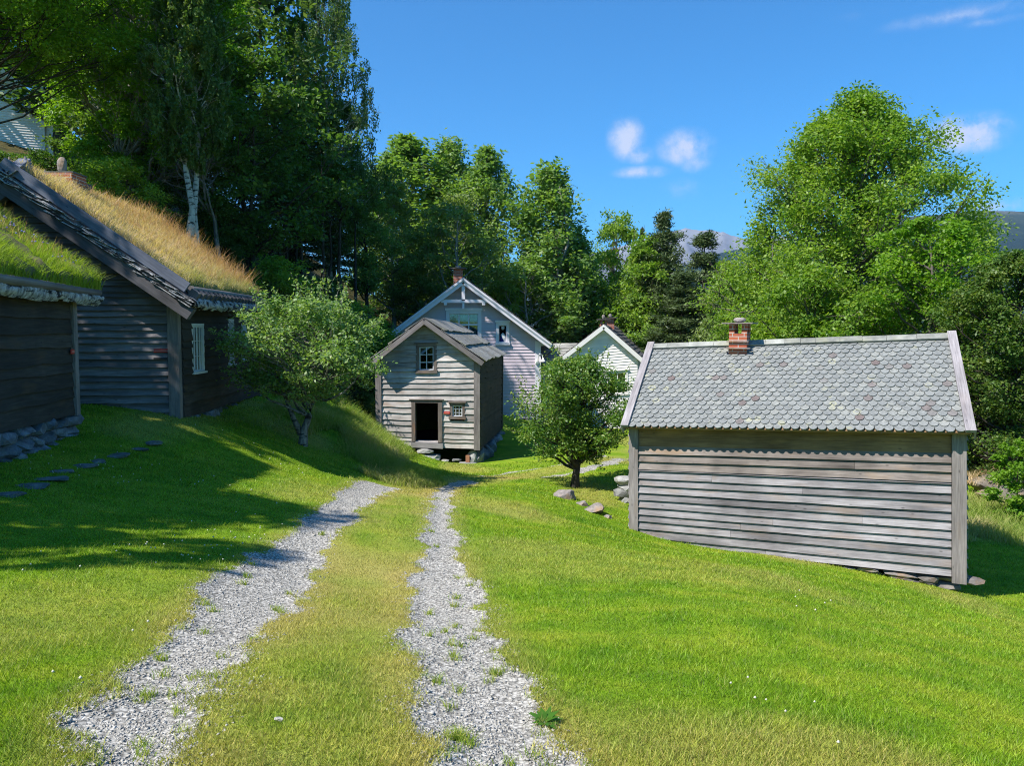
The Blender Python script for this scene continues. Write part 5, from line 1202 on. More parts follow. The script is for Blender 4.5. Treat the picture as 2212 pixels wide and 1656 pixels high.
for i in range(8):
    p = f0 + (f1 - f0) * i / 7; zz = p[2]; mb = MB(); mb.tube([(p[0], p[1], zz - 1.0), (p[0] + .02, p[1], zz + .12)], [.05, .04], 6); mb.build('post', M['post_wood'], o)
for dz in (0, -.45):
    mb = MB(); mb.tube([f0 + [0, -.05, dz], (f0 + f1) / 2 + [0, -.05, dz + .03], f1 + [0, -.05, dz]], [.035, .03, .035], 6); mb.build('rail', M['post_wood'], o)

# ------------------------------------------------------------------ trees
def tube_np(pts, rad, seg=6):
    pts = np.asarray(pts, float); n = len(pts); d = np.gradient(pts, axis=0); d /= np.linalg.norm(d, axis=1)[:, None] + 1e-9
    ref = np.where(np.abs(d[:, 2:3]) < .9, np.array([[0, 0, 1.]]), np.array([[1., 0, 0]])); a = np.cross(d, ref); a /= np.linalg.norm(a, axis=1)[:, None] + 1e-9; b = np.cross(d, a)
    t = np.arange(seg) * 2 * pi / seg; v = pts[:, None] + (a[:, None] * np.cos(t)[None, :, None] + b[:, None] * np.sin(t)[None, :, None]) * np.asarray(rad)[:, None, None]
    k = np.arange(seg); k2 = (k + 1) % seg; f = np.concatenate([np.stack([i * seg + k, i * seg + k2, (i + 1) * seg + k2, (i + 1) * seg + k], 1) for i in range(n - 1)])
    return v.reshape(-1, 3), f
class Acc:
    def __init__(s): s.v = []; s.f = []; s.n = 0
    def add(s, v, f): s.v.append(v); s.f.append(f + s.n); s.n += len(v)
    def get(s): return np.concatenate(s.v), np.concatenate(s.f)
def leaves_np(c, size, r, upb=.5, asp=.55, droop=0.0, axis=None):
    """folded leaf rhombs at centres c"""
    n = len(c); nr_ = r.normal(size=(n, 3)); nr_[:, 2] = np.abs(nr_[:, 2]) + upb; nr_ /= np.linalg.norm(nr_, axis=1)[:, None]
    ax = r.normal(size=(n, 3)) if axis is None else axis + r.normal(size=(n, 3)) * .35; ax[:, 2] -= droop; ax -= nr_ * (ax * nr_).sum(1)[:, None]; ax /= np.linalg.norm(ax, axis=1)[:, None] + 1e-9
    sd_ = np.cross(nr_, ax); L = size * (.65 + .7 * r.random(n)); L = L[:, None]
    v = np.stack([c - ax * L * .5, c + sd_ * L * asp * .5 - nr_ * L * .06, c + ax * L * .5 - nr_ * L * .12, c - sd_ * L * asp * .5 - nr_ * L * .06], 1).reshape(-1, 3)
    return v, np.arange(n * 4).reshape(-1, 4)
def limb(r, a, b, up=.25, n=6, wob=.06):
    a = np.array(a, float); b = np.array(b, float); t = np.linspace(0, 1, n)[:, None]; L = np.linalg.norm(b - a)
    m = (a + b) / 2 + np.array([0, 0, 1.]) * L * up * -.4 + r.normal(size=3) * L * wob
    p = (1 - t) ** 2 * a + 2 * t * (1 - t) * m + t ** 2 * b; p[1:-1] += r.normal(size=(n - 2, 3)) * L * wob * .35
    return p
def crown_tree(seed, H, R, base=.25, shape='round', boughs=42, leaves=9000, leaf=.12, trunk_r=.14, flat=.62, bsize=.30, fill=.25, droop=0., asp=.55, lean=(0, 0), nlimb=9,
               twigs=5, lobes=1., shoots=0, strands=False, upb=.5, rx=1.0, ry=1.0, trunk_pts=None, sub=9, top_h=None, multi=1):
    """trunk + crown at the origin: boughs in an uneven envelope, sprays in each bough, leaves in each spray"""
    r = np.random.default_rng(seed); W = Acc(); zb = H * base; ch = H - zb
    def env(h):
        if shape == 'round': return np.sqrt(np.maximum(1 - (2 * h - 1) ** 2, 0)) ** .8
        if shape == 'ovate': return np.sin(pi * np.clip(h, 0, 1) ** .72) ** .75 * (1 - .15 * h)
        if shape == 'broad': return np.clip(np.sin(pi * np.clip(h * .86 + .14, 0, 1)) ** .6, 0, 1)
        if shape == 'poplar': return np.clip(np.minimum(h * 4 + .45, 1) * (1 - h ** 2.6) ** .8, 0, 1)
        if shape == 'dome': return np.clip(np.minimum(h * 4 + .6, 1) * np.maximum(1 - h ** 1.9, 0) ** .72, 0, 1)
        if shape == 'ash': return np.clip(np.minimum(h * 4 + .6, 1) * np.maximum(1 - h ** 4, 0) ** .72, 0, 1)
        if shape == 'cone': return np.clip(1 - h, 0, 1) ** .85
        if shape == 'pine': return np.clip(np.minimum(h * 3 + .5, 1) * (1 - h ** 1.6) ** .7, 0, 1)
        return 1 + 0 * h
    top = np.array([lean[0], lean[1], H * .93])
    stems = []
    for m_ in range(multi):
        o0 = np.array([r.normal() * .12, r.normal() * .12, 0]) * (multi > 1) * R * .3; tp = top + np.array([r.normal(), r.normal(), 0]) * (R * .35 if multi > 1 else R * .04)
        if trunk_pts is not None and m_ == 0: pts = np.array(trunk_pts, float); n = len(pts)
        else:
            n = 9; t = np.linspace(0, 1, n)[:, None]; pts = o0 + (tp - o0) * t + r.normal(size=(n, 3)) * np.array([1, 1, 0]) * H * .008
            pts[0] = o0
        pts[0, 2] -= .25
        rad = trunk_r * (1 - np.linspace(0, 1, len(pts)) ** .9 * .88) * (1.0 if m_ == 0 else .75); rad[0] *= 1.35
        W.add(*tube_np(pts, rad, 9)); stems.append(pts)
    ph = r.random(6) * 6.3
    C = []
    for i in range(boughs):
        h = ((i + r.random()) / boughs) ** .92; a = i * 2.39996 + r.normal() * .35
        lob = 1 + lobes * (.16 * sin(2 * a + ph[0] + h * 4) + .12 * sin(3 * a + ph[1] - h * 7) + .08 * sin(5 * a + ph[2]))
        rho = (fill + (1 - fill) * r.random() ** .45) if r.random() < .85 else r.random() * .6
        e = float(env(np.array(h))) * R * lob * rho * .92
        C.append([cos(a) * e * rx + lean[0] * h, sin(a) * e * ry + lean[1] * h, zb + h * ch])
    C = np.array(C); hh = (C[:, 2] - zb) / ch
    bs = bsize * R * (.7 + .6 * r.random(len(C))) * (.55 + .45 * np.array([float(env(np.array(x))) for x in hh]))
    bs = np.maximum(bs, bsize * R * .35)
    # limbs from the nearest stem
    for i in range(len(C)):
        st = stems[i % len(stems)]; c = C[i]; zt = c[2] - (.35 + .3 * r.random()) * np.linalg.norm(c[:2] - np.array([np.interp(c[2], st[:, 2], st[:, 0]), np.interp(c[2], st[:, 2], st[:, 1])])) - .05 * H
        zt = np.clip(zt, zb * .55 if zb > .5 else H * .12, H * .9); p0 = np.array([np.interp(zt, st[:, 2], st[:, 0]), np.interp(zt, st[:, 2], st[:, 1]), zt])
        L = np.linalg.norm(c - p0); r0 = trunk_r * (.16 + .30 * min(L / R, 1)) * (1 - .5 * zt / H)
        p = limb(r, p0, c, .35); W.add(*tube_np(p, r0 * (1 - np.linspace(0, 1, len(p)) * .8), 5))
        for k in range(twigs):
            a0 = p[r.integers(2, len(p))]; e = c + np.clip(r.normal(size=3), -1, 1) * bs[i] * np.array([1, 1, flat]) * .85
            W.add(*tube_np(limb(r, a0, e, .1, 4), r0 * .3 * np.array([1, .7, .45, .2]), 3))
    if shoots:
        SC = []
        for k in range(shoots):
            i = r.integers(0, len(C)); d = C[i] - np.array([lean[0] * .5, lean[1] * .5, zb + ch * .35]); d /= np.linalg.norm(d); d = d + np.array([0, 0, .55]) + r.normal(size=3) * .25; d /= np.linalg.norm(d)
            p0 = C[i] + d * bs[i] * .5; L = bs[i] * (.9 + .8 * r.random()); pp = limb(r, p0, p0 + d * L, .2, 5, .05); W.add(*tube_np(pp, np.linspace(.008, .003, 5), 3)); t = r.random(22) ** .8
            SC.append(np.stack([np.interp(t, np.linspace(0, 1, 5), pp[:, j]) for j in range(3)], 1) + r.normal(size=(22, 3)) * leaf * .4)
        SC = np.concatenate(SC)
    # leaves
    S = []; B = []
    for i in range(len(C)):
        ns = max(3, int(sub * (.7 + .6 * r.random()))); d = r.normal(size=(ns, 3)); d /= np.linalg.norm(d, axis=1)[:, None]; rad = r.random(ns) ** .4
        s = C[i] + d * (rad * bs[i])[:, None] * np.array([1, 1, flat]) ; S.append(s); B.append(np.full(ns, i))
    S = np.concatenate(S); B = np.concatenate(B); per = max(4, int(leaves / len(S)))
    ss = bs[B] * .30
    P0 = np.repeat(S, per, 0); sg = np.repeat(ss, per)[:, None]
    if strands:
        k = r.random(len(P0)) ** .8; dl = np.repeat(r.random(len(S)) * .5 + .5, per) * R * .40
        pos = P0 + r.normal(size=P0.shape) * sg * np.array([.30, .30, .25]); pos[:, 2] -= k * dl
    else:
        pos = P0 + r.normal(size=P0.shape) * sg * np.array([1, 1, flat * .9]); pos[:, 2] -= droop * ((pos - P0)[:, :2] ** 2).sum(1) / (sg[:, 0] + 1e-6)
    pos[:, 2] = np.maximum(pos[:, 2], min(.25, zb * .6))
    ax = (pos - P0); ax /= np.linalg.norm(ax, axis=1)[:, None] + 1e-9; ax[:, 2] -= .25
    sv = np.repeat(r.random(len(S)), per); bv = np.repeat(r.random(len(C))[B], per)
    if shoots: pos = np.concatenate([pos, SC]); ax = np.concatenate([ax, r.normal(size=SC.shape) + [0, 0, .6]]); sv = np.concatenate([sv, .8 + 0 * SC[:, 0]]); bv = np.concatenate([bv, .8 + 0 * SC[:, 0]])
    v, f = leaves_np(pos, leaf, r, upb, asp, .5 if strands else 0, ax)
    var = np.clip(.15 + .35 * r.random(len(pos)) + .22 * sv + .22 * bv + (r.random(len(pos)) < .05) * .4, 0, 1)
    return W.get(), (v, f, var)
def needle_tree(seed, H, R, tiers=26, base=.08, leaf=.16, per=150, trunk_r=.16, pine=False):
    r = np.random.default_rng(seed); W = Acc(); W.add(*tube_np(np.array([[0, 0, -.3], [0, 0, H * .5], [r.normal() * .1, 0, H * .98]]), [trunk_r * 1.2, trunk_r * .7, .02], 8)); PP = []; AX = []; VV = []
    for i in range(tiers):
        h = base + (1 - base) * (i + r.random() * .5) / tiers; rr_ = R * ((1 - h) ** .8 * .95 + .05) * (.75 + .5 * r.random()) * (1.0 if not pine else min(1, .6 + 2 * (h - base)))
        nb = 5 + int(4 * (1 - h)); a0 = r.random() * 6.3
        for k in range(nb):
            a = a0 + k * 2 * pi / nb + r.normal() * .2; L = rr_ * (.65 + .5 * r.random()); s = np.array([0, 0, h * H]); e = s + np.array([cos(a) * L, sin(a) * L, (-.25 if not pine else .18) * L + r.normal() * .1])
            W.add(*tube_np(limb(r, s, e, .15 if pine else -.1, 4), np.array([.035, .028, .018, .008]) * H / 10, 3))
            m = int(per * (.3 + L / R)); t = .15 + .85 * r.random(m) ** .7
            if pine:
                nt_ = max(2, int(3 + 4 * L / R)); tt = .45 + .55 * r.random(nt_); cc = s + (e - s) * tt[:, None] + r.normal(size=(nt_, 3)) * L * np.array([.18, .18, .09]); id2 = r.integers(0, nt_, m)
                pos = cc[id2] + r.normal(size=(m, 3)) * .12 * H / 10 * np.array([1.3, 1.3, .8]); ax = r.normal(size=(m, 3)) * .6 + np.array([cos(a), sin(a), .6])
            else:
                wd = L * .28 * (1.15 - t); pos = s + (e - s) * t[:, None] + np.stack([-sin(a) * wd * r.normal(size=m), cos(a) * wd * r.normal(size=m), -abs(r.normal(size=m)) * .07 * H / 10], 1); ax = np.array([cos(a), sin(a), -.3]) + r.normal(size=(m, 3)) * .5
            PP.append(pos); AX.append(ax); VV.append(np.full(m, r.random()))
    PP = np.concatenate(PP); AX = np.concatenate(AX); VV = np.concatenate(VV); v, f = leaves_np(PP, leaf, r, .3, .2, 0, AX)
    return W.get(), (v, f, np.clip(.1 + .4 * VV + .45 * r.random(len(PP)), 0, 1))

MESHES = {}
def place_tree(name, label, cat, group, data_key, gen, x, y, z, sx, sz, yaw, leafm, barkm):
    if data_key not in MESHES:
        (wv, wf), (lv, lf, va) = gen(); root = empty(name, (0, 0, 0), label, cat, group)
        a = mesh_np('trunk', wv, wf, barkm, root, None, True); b = mesh_np('crown', lv, lf, leafm, root, {'var': ('FACE', va)}); MESHES[data_key] = (a, b)
    else:
        a, b = MESHES[data_key]; root = empty(name, (0, 0, 0), label, cat, group)
        a = a.copy(); b = b.copy(); a.parent = root; b.parent = root; COL.objects.link(a); COL.objects.link(b)
        if leafm is not None and b.data.materials[0] is not leafm:
            b.material_slots[0].link = 'OBJECT'; b.material_slots[0].material = leafm
        if barkm is not None and a.data.materials[0] is not barkm:
            a.material_slots[0].link = 'OBJECT'; a.material_slots[0].material = barkm
    root.location = (x, y, z); root.rotation_euler = (0, 0, yaw); root.scale = (sx, sx, sz)
    return root
GEN = {
    'broad1': lambda: crown_tree(101, 10, 3.2, .22, 'ovate', 46, 15000, .20, .16, bsize=.27, sub=10),
    'broad2': lambda: crown_tree(102, 10, 3.2, .18, 'round', 44, 15000, .20, .16, bsize=.28, sub=10, multi=2),
    'poplar1': lambda: crown_tree(103, 10, 2.2, .10, 'dome', 74, 24000, .15, .13, flat=1.5, bsize=.27, sub=10, upb=.2),
    'poplar2': lambda: crown_tree(104, 10, 2.2, .08, 'dome', 74, 24000, .15, .13, flat=1.7, bsize=.25, sub=10, upb=.2, multi=2),
    'birch1': lambda: crown_tree(105, 10, 2.3, .25, 'ovate', 44, 19000, .13, .12, bsize=.27, strands=True, sub=9, upb=.0),
    'shrub1': lambda: crown_tree(106, 3, 1.8, .06, 'round', 34, 11000, .12, .05, bsize=.32, sub=10, multi=4),
    'shrub2': lambda: crown_tree(107, 3, 1.8, .04, 'broad', 34, 11000, .12, .05, bsize=.32, sub=10, multi=4),
    'spruce1': lambda: needle_tree(108, 10, 2.2, 28, .05, .2, 260),
    'pine1': lambda: needle_tree(109, 10, 2.5, 20, .25, .22, 420, .16, True),
    'pine2': lambda: needle_tree(110, 10, 2.8, 18, .18, .22, 460, .16, True),
}
GH = {'shrub1': (3, 1.8), 'shrub2': (3, 1.8), 'poplar1': (10, 1.6), 'poplar2': (10, 1.6), 'birch1': (10, 2.5), 'spruce1': (10, 2.2), 'pine1': (10, 2.0), 'pine2': (10, 2.2)}
def forest(px, Y, top, wpx, kind, leaf, bark, name, label, cat='tree', group=None, yaw=None, base_py=None):
    p = P(px, 700, Y); z0 = tz(p[0], Y) - .1; zt = P(px, top, Y)[2]; H0, R0 = GH.get(kind, (10, 3.2)); H = max(zt - z0, .5); R = wpx / 2 / FPX * Y
    return place_tree(name, label, cat, group, kind, GEN[kind], p[0], Y, z0, R / R0, H / H0, yaw if yaw is not None else (px * 1.7) % 6.28, M[leaf], M[bark])
gL = 'trees of the dark wood on the left slope'; gC = 'trees behind the lilac and white houses'; gR = 'trees behind the slate-roofed shed'
T = forest
# the wood on the left slope
T(150, 42, -140, 560, 'broad1', 'leaf_dark', 'bark_dark', 'broadleaf_tree', 'dark leafy tree behind the bright ash at the upper left', 'tree', gL)
T(420, 38, -160, 520, 'broad2', 'leaf_birch', 'bark_dark', 'broadleaf_tree', 'tall dark tree rising behind the two white birch trunks', 'tree', gL)
T(575, 45, -150, 380, 'broad1', 'leaf_dark', 'bark_dark', 'broadleaf_tree', 'tall dark green tree between the birch trunks and the weeping birch', 'tree', gL)
T(640, 43, 150, 280, 'spruce1', 'leaf_pine', 'bark_dark', 'spruce_tree', 'blackish spruce filling the right part of the dark wood', 'tree', gL)
T(725, 47, 210, 240, 'broad1', 'leaf_dark', 'bark_dark', 'broadleaf_tree', 'dark tree directly under the weeping birch top', 'tree', gL)
T(560, 33, 130, 330, 'broad2', 'leaf_dark', 'bark_dark', 'broadleaf_tree', 'lower dark tree behind the far end of the golden turf roof', 'tree', gL)
T(330, 34, 100, 320, 'broad1', 'leaf_birch', 'bark_dark', 'broadleaf_tree', 'shaded small-leaved tree left of the white birch trunks', 'tree', gL)
T(500, 34, 360, 260, 'broad2', 'leaf_birch', 'bark_dark', 'broadleaf_tree', 'lowest shaded tree just right of the white birch trunks', 'tree', gL)
T(20, 52, -120, 420, 'broad2', 'leaf_dark', 'bark_dark', 'broadleaf_tree', 'dark tree top at the left corner above the hillside house', 'tree', gL)
T(790, 47, 400, 190, 'broad1', 'leaf_poplar', 'bark_dark', 'broadleaf_tree', 'narrow mid-green tree at the foot of the weeping birch, left of the willow', 'tree', gL)
# behind the houses
T(885, 62, 306, 260, 'poplar1', 'leaf_poplar', 'bark_pale', 'aspen_tree', 'tallest aspen, left one of the row behind the lilac house', 'tree', gC)
T(968, 64, 318, 200, 'poplar2', 'leaf_poplar', 'bark_pale', 'aspen_tree', 'aspen with twin tips beside the tallest aspen', 'tree', gC)
T(1055, 60, 332, 190, 'poplar1', 'leaf_poplar', 'bark_pale', 'aspen_tree', 'aspen standing directly above the lilac house gable', 'tree', gC)
T(1195, 58, 376, 235, 'poplar2', 'leaf_poplar', 'bark_pale', 'aspen_tree', 'separate rounded aspen above the gap between the two houses', 'tree', gC)
T(850, 52, 395, 210, 'broad1', 'leaf_willow', 'bark_pale', 'willow_tree', 'olive-green willow left of the aspens, in front of them', 'tree', gC)
T(975, 52, 430, 230, 'broad2', 'leaf_willow', 'bark_pale', 'willow_tree', 'olive willow crown just above the brick chimney of the lilac house', 'tree', gC)
T(880, 53, 560, 180, 'broad1', 'leaf_willow', 'bark_pale', 'willow_tree', 'small sunlit willow with a pale stem left of the lilac gable', 'tree', gC)
T(1130, 55, 560, 250, 'broad2', 'leaf_poplar', 'bark_pale', 'broadleaf_tree', 'broad green tree behind the right slope of the lilac roof', 'tree', gC)
T(1245, 59, 520, 220, 'broad1', 'leaf_poplar', 'bark_pale', 'broadleaf_tree', 'green tree right behind the slate wing of the white house', 'tree', gC)
T(1090, 54, 590, 130, 'shrub1', 'leaf_ash', 'bark_pale', 'broadleaf_tree', 'yellow-green bushy tree poking over the lilac roof edge', 'tree', gC)
T(1330, 62, 470, 170, 'broad2', 'leaf_ash', 'bark', 'broadleaf_tree', 'rounded green tree behind the small conifers left of the pines', 'tree', gC)
T(1395, 56, 520, 220, 'broad1', 'leaf_ash', 'bark', 'broadleaf_tree', 'bright green tree above the white house roof', 'tree', gC)
T(1325, 68, 468, 75, 'spruce1', 'leaf_pine', 'bark', 'spruce_tree', 'leftmost small spruce tip on the skyline', 'tree', gC)
T(1385, 66, 478, 70, 'spruce1', 'leaf_pine', 'bark', 'spruce_tree', 'small spruce tip left of the tall pine on the skyline', 'tree', gC)
T(1430, 56, 460, 170, 'pine1', 'leaf_pine', 'bark', 'pine_tree', 'tall dark pine just left of the distant pale mountain', 'tree', gC)
T(1518, 52, 496, 200, 'pine2', 'leaf_pine', 'bark', 'pine_tree', 'dark spreading pine in front of the distant pale mountain', 'tree', gC)
T(1475, 50, 590, 200, 'pine1', 'leaf_pine', 'bark', 'pine_tree', 'lower dark pine between the two taller pines', 'tree', gC)
T(1310, 59, 620, 220, 'broad2', 'leaf_ash', 'bark', 'broadleaf_tree', 'leafy tree behind the brick chimneys of the white house', 'tree', gC)
T(1400, 57, 600, 240, 'broad1', 'leaf_poplar', 'bark', 'broadleaf_tree', 'mid-green tree right of the brick chimneys', 'tree', gC)
T(1480, 52, 690, 220, 'broad2', 'leaf_ash', 'bark', 'broadleaf_tree', 'low green tree over the left end of the slate roof', 'tree', gC)
T(1575, 42, 570, 190, 'broad1', 'leaf_willow', 'bark', 'broadleaf_tree', 'light green tree behind the brick chimney of the slate-roofed shed', 'tree', gR)
T(1660, 40, 560, 230, 'broad2', 'leaf_ash', 'bark', 'broadleaf_tree', 'bright green lower crown at the left foot of the big ash', 'tree', gR)
# shrubs
T(740, 33, 650, 190, 'shrub1', 'leaf_ash', 'bark_dark', 'elder_shrub', 'green elder shrub behind the left apple tree', 'shrub', 'shrubs on the bank by the storehouse')
T(812, 35, 690, 120, 'shrub2', 'leaf_bright', 'bark_dark', 'elder_shrub', 'bright shrub touching the left roof end of the lilac house', 'shrub', 'shrubs on the bank by the storehouse')
T(770, 30, 790, 130, 'shrub2', 'leaf_dark', 'bark_dark', 'elder_shrub', 'dark low shrub in the shade left of the storehouse', 'shrub', 'shrubs on the bank by the storehouse')
T(625, 27, 700, 190, 'shrub1', 'leaf_dark', 'bark_dark', 'elder_shrub', 'dark shrub at the far end wall of the turf-roofed farmhouse', 'shrub', 'shrubs on the bank by the storehouse')
T(600, 31, 560, 200, 'shrub2', 'leaf_ash', 'bark_dark', 'elder_shrub', 'undergrowth shrub showing above the eave end of the golden turf roof', 'shrub', 'shrubs on the bank by the storehouse')
T(680, 35, 600, 150, 'shrub1', 'leaf_dark', 'bark_dark', 'elder_shrub', 'dark undergrowth below the tree trunks above the left apple tree', 'shrub', 'shrubs on the bank by the storehouse')
T(40, 33, 335, 150, 'shrub1', 'leaf_dark', 'bark_dark', 'elder_shrub', 'dark bush below the hillside house', 'shrub', 'bushes under the hillside house')
T(215, 30, 300, 150, 'shrub2', 'leaf_bright', 'bark_dark', 'elder_shrub', 'yellow-green bush right of the hillside house', 'shrub', 'bushes under the hillside house')
T(250, 27, 350, 190, 'shrub1', 'leaf_ash', 'bark_dark', 'elder_shrub', 'green bush behind the roof ridge at the forked grey trunk', 'shrub', 'bushes under the hillside house')
T(105, 31, 330, 140, 'shrub2', 'leaf_dark', 'bark_dark', 'elder_shrub', 'dark bush directly behind the chimney stone on the turf ridge', 'shrub', 'bushes under the hillside house')
T(-10, 30, 325, 150, 'shrub1', 'leaf_dark', 'bark_dark', 'elder_shrub', 'dark bush at the left picture edge above the ridge plank', 'shrub', 'bushes under the hillside house')
T(350, 31, 400, 130, 'shrub2', 'leaf_dark', 'bark_dark', 'elder_shrub', 'shaded bush left of the birch trunks behind the golden roof', 'shrub', 'bushes under the hillside house')
T(480, 32, 450, 130, 'shrub1', 'leaf_dark', 'bark_dark', 'elder_shrub', 'shaded bush right of the birch trunks behind the golden roof', 'shrub', 'bushes under the hillside house')

def hero(name, label, kind_gen, px, Y, leaf, bark, x=None, cat='tree', group=None, yaw=0, dz=0):
    p = P(px, 700, Y); X = p[0] if x is None else x
    return place_tree(name, label, cat, group, label, kind_gen, X, Y, tz(X, Y) + dz, 1, 1, yaw, M[leaf], M[bark])
def HR(px, Y, top, wpx):
    p = P(px, 700, Y); z0 = tz(p[0], Y); return P(px, top, Y)[2] - z0, wpx / 2 / FPX * Y
H, R = HR(1850, 32, 182, 520)
hero('ash_tree', 'big airy ash standing against the sky behind the slate roof', lambda: crown_tree(201, H * .95, R * 1.12, .14, 'ash', 240, 160000, .14, .30, bsize=.16, sub=14, flat=.95, fill=.25, twigs=5, lobes=.35), 1838, 32, 'leaf_ash', 'bark', group=gR)
H2, R2 = HR(2010, 27, 478, 330)
hero('ash_tree', 'lower yellow-green ash right of the big ash, above the right half of the slate roof', lambda: crown_tree(202, H2, R2, .12, 'round', 70, 34000, .14, .2, bsize=.24, sub=12), 2010, 27, 'leaf_bright', 'bark', group=gR)
H3, R3 = HR(1760, 28, 590, 330)
hero('ash_tree', 'low bright ash bough mass directly above the middle of the slate roof', lambda: crown_tree(203, H3, R3, .12, 'round', 60, 28000, .14, .18, bsize=.25, sub=12), 1760, 28, 'leaf_ash', 'bark', group=gR)
H4, R4 = HR(2190, 23, 548, 330)
hero('hedge_tree', 'dense dark hedge-like tree at the right edge beside the shed', lambda: crown_tree(204, H4, R4, .03, 'broad', 110, 62000, .10, .14, bsize=.22, sub=13, fill=.75), 2190, 23, 'leaf_ivy', 'bark_dark', group=gR)
H5, R5 = HR(2120, 25, 640, 260)
hero('hedge_tree', 'dark leafy mass directly behind the right corner of the shed', lambda: crown_tree(205, H5, R5, .03, 'broad', 80, 36000, .10, .12, bsize=.25, sub=12, fill=.7), 2120, 25, 'leaf_ivy', 'bark_dark', group=gR)
H, R = HR(2205, 19, 960, 110)
hero('bramble_bush', 'small bright green bush at the right edge below the hedge', lambda: crown_tree(206, H, R, .03, 'round', 30, 7000, .09, .03, bsize=.3, sub=9), 2212, 19.5, 'leaf_bright', 'bark_dark', cat='bush')
g = P(2185, 1085, 21.5); gz0 = tz(g[0], 21.5); o = empty('rock_outcrop', (g[0], 21.5, gz0), 'low rock outcrop with dry brown grass under the hedge at the right edge', 'rock')
mb = MB(); mb.rock((g[0] + .3, 21.9, gz0 + .15), (1.3, .8, .42), 7, 3.5, 3, .3, .14); mb.rock((g[0] - .6, 21.4, gz0 + .05), (.5, .4, .22), 9, 3.5, 2, .1, .14); mb.rock((g[0] + .8, 21.0, gz0), (.45, .35, .2), 11, 3.5, 2, .5, .14); mb.build('rock', M['outcrop'], o)
v, f, a = join_parts([tall_patch('', g[0] + .3, 22.3, 1.6, .9, 2600, .15, .4, None, 0, 26, .014, .2)]); v[:, 2] += .35
tag(mesh_np('dry_grass', v, f, M['straw'], None, {'var': ('FACE', .35 + a * .5)}), None, None, None, 'stuff')
# apple trees
H, R = HR(648, 19, 636, 345)
tp = [(0, 0, 0), (.05, 0, .35), (.18, 0, .7), (.25, 0, 1.0), (.48, 0, 1.25), (.52, 0, 1.7), (.45, .05, 2.3), (.3, 0, H * .85)]
hero('apple_tree', 'spreading old apple tree with a forked lichened trunk on the bank at left', lambda: crown_tree(211, H * .95, R * .88, .36, 'round', 62, 26000, .085, .11, bsize=.27, sub=12, trunk_pts=tp, fill=.35, lean=(.25, 0), twigs=7, shoots=90, lobes=1.6), 648, 19, 'leaf_apple', 'bark_apple', group='apple trees')
a_ = [(-.02, 0, .25), (-.22, 0, .7), (-.42, .1, 1.2), (-.7, .1, 1.7), (-1.0, .1, 2.2)]
b0 = P(648, 700, 19); zt0 = tz(b0[0], 19)
mb = MB(); mb.tube([(b0[0] + q[0], 19 + q[1], zt0 + q[2]) for q in a_], [.085, .06, .05, .04, .02], 8)
apple_root = [o for o in COL.objects if o.name.startswith('apple_tree')][0]
bpy.context.view_layer.update(); mb.build('side_limb', M['bark_apple'], apple_root)
H, R = HR(1243, 20, 768, 258)
tp2 = [(0, 0, 0), (.03, 0, .3), (.08, 0, .62), (.22, 0, .95), (.3, 0, 1.5), (.2, 0, 2.2), (.1, 0, H * .86)]
hero('apple_tree', 'round leafy apple tree with a dark V-forked trunk left of the slate-roofed shed', lambda: crown_tree(212, H * .97, R * .88, .25, 'round', 62, 30000, .075, .12, bsize=.28, sub=12, trunk_pts=tp2, fill=.4, twigs=6, shoots=90, lobes=1.5), 1243, 20, 'leaf_apple2', 'bark_dark', group='apple trees')
b0 = P(1243, 700, 20); zt0 = tz(b0[0], 20); root2 = [o for o in COL.objects if o.name.startswith('apple_tree')][1]
mb = MB(); mb.tube([(b0[0] + q[0], 20 + q[1], zt0 + q[2]) for q in [(.06, 0, .55), (-.12, 0, .85), (-.32, 0, 1.1), (-.6, 0, 1.5)]], [.09, .07, .05, .03], 8)
mb.tube([(b0[0] + q[0], 20 + q[1], zt0 + q[2]) for q in [(.18, 0, .85), (.42, 0, .95), (.7, 0, 1.15), (1.0, 0, 1.5)]], [.07, .055, .045, .02], 8); mb.build('side_limbs', M['bark_dark'], root2)
# bright ash with the grey forked trunk behind the farmhouse
H, R = HR(345, 33, -190, 440)
hero('ash_tree', 'large bright yellow-green ash with a grey forked trunk behind the farmhouse ridge', lambda: crown_tree(221, H, R, .16, 'broad', 150, 80000, .15, .24, bsize=.17, sub=13, fill=.5, twigs=4, trunk_pts=[(-1.8, 0, 0), (-1.7, 0, 2.5), (-1.2, 0, 5), (-.4, 0, 8), (0, 0, H * .9)]), 345, 33, 'leaf_bright', 'bark_pale', group=gL)
H, R = HR(40, 27, -330, 560)
hero('ash_tree', 'dark-stemmed ash at the very left edge, in front of the hillside house', lambda: crown_tree(222, H, R, .47, 'broad', 120, 100000, .13, .09, bsize=.22, sub=13, fill=.5, twigs=3, trunk_pts=[(-.9, 0, 0), (-1., 0, 2), (-.9, 0, 5), (-.5, 0, 8), (0, 0, H * .9)]), 60, 27, 'leaf_bright', 'bark_dark', group=gL)
# weeping birch at the right end of the wood, and the two white stems
H, R = HR(705, 45, -90, 290)
hero('weeping_birch', 'tall weeping birch whose hanging sprays stand against the sky', lambda: crown_tree(231, H, R, .18, 'ovate', 80, 52000, .13, .2, bsize=.24, strands=True, sub=11, upb=.1), 712, 45, 'leaf_birch', 'bark_birch', group=gL)
for (px, lab, k) in ((411, 'left one of two straight white birch trunks above the golden turf roof', 0), (428, 'right one of two straight white birch trunks above the golden turf roof', 1)):
    H, R = HR(px, 28, -120, 170)
    hero('birch_tree', lab, (lambda H=H, R=R, k=k: crown_tree(232 + k, H, R * 1.2, .30, 'ovate', 44, 26000, .14, .125, bsize=.3, strands=True, sub=9)), px, 28 + .35 * k, 'leaf_birch', 'bark_birch', group='white birch trunks')
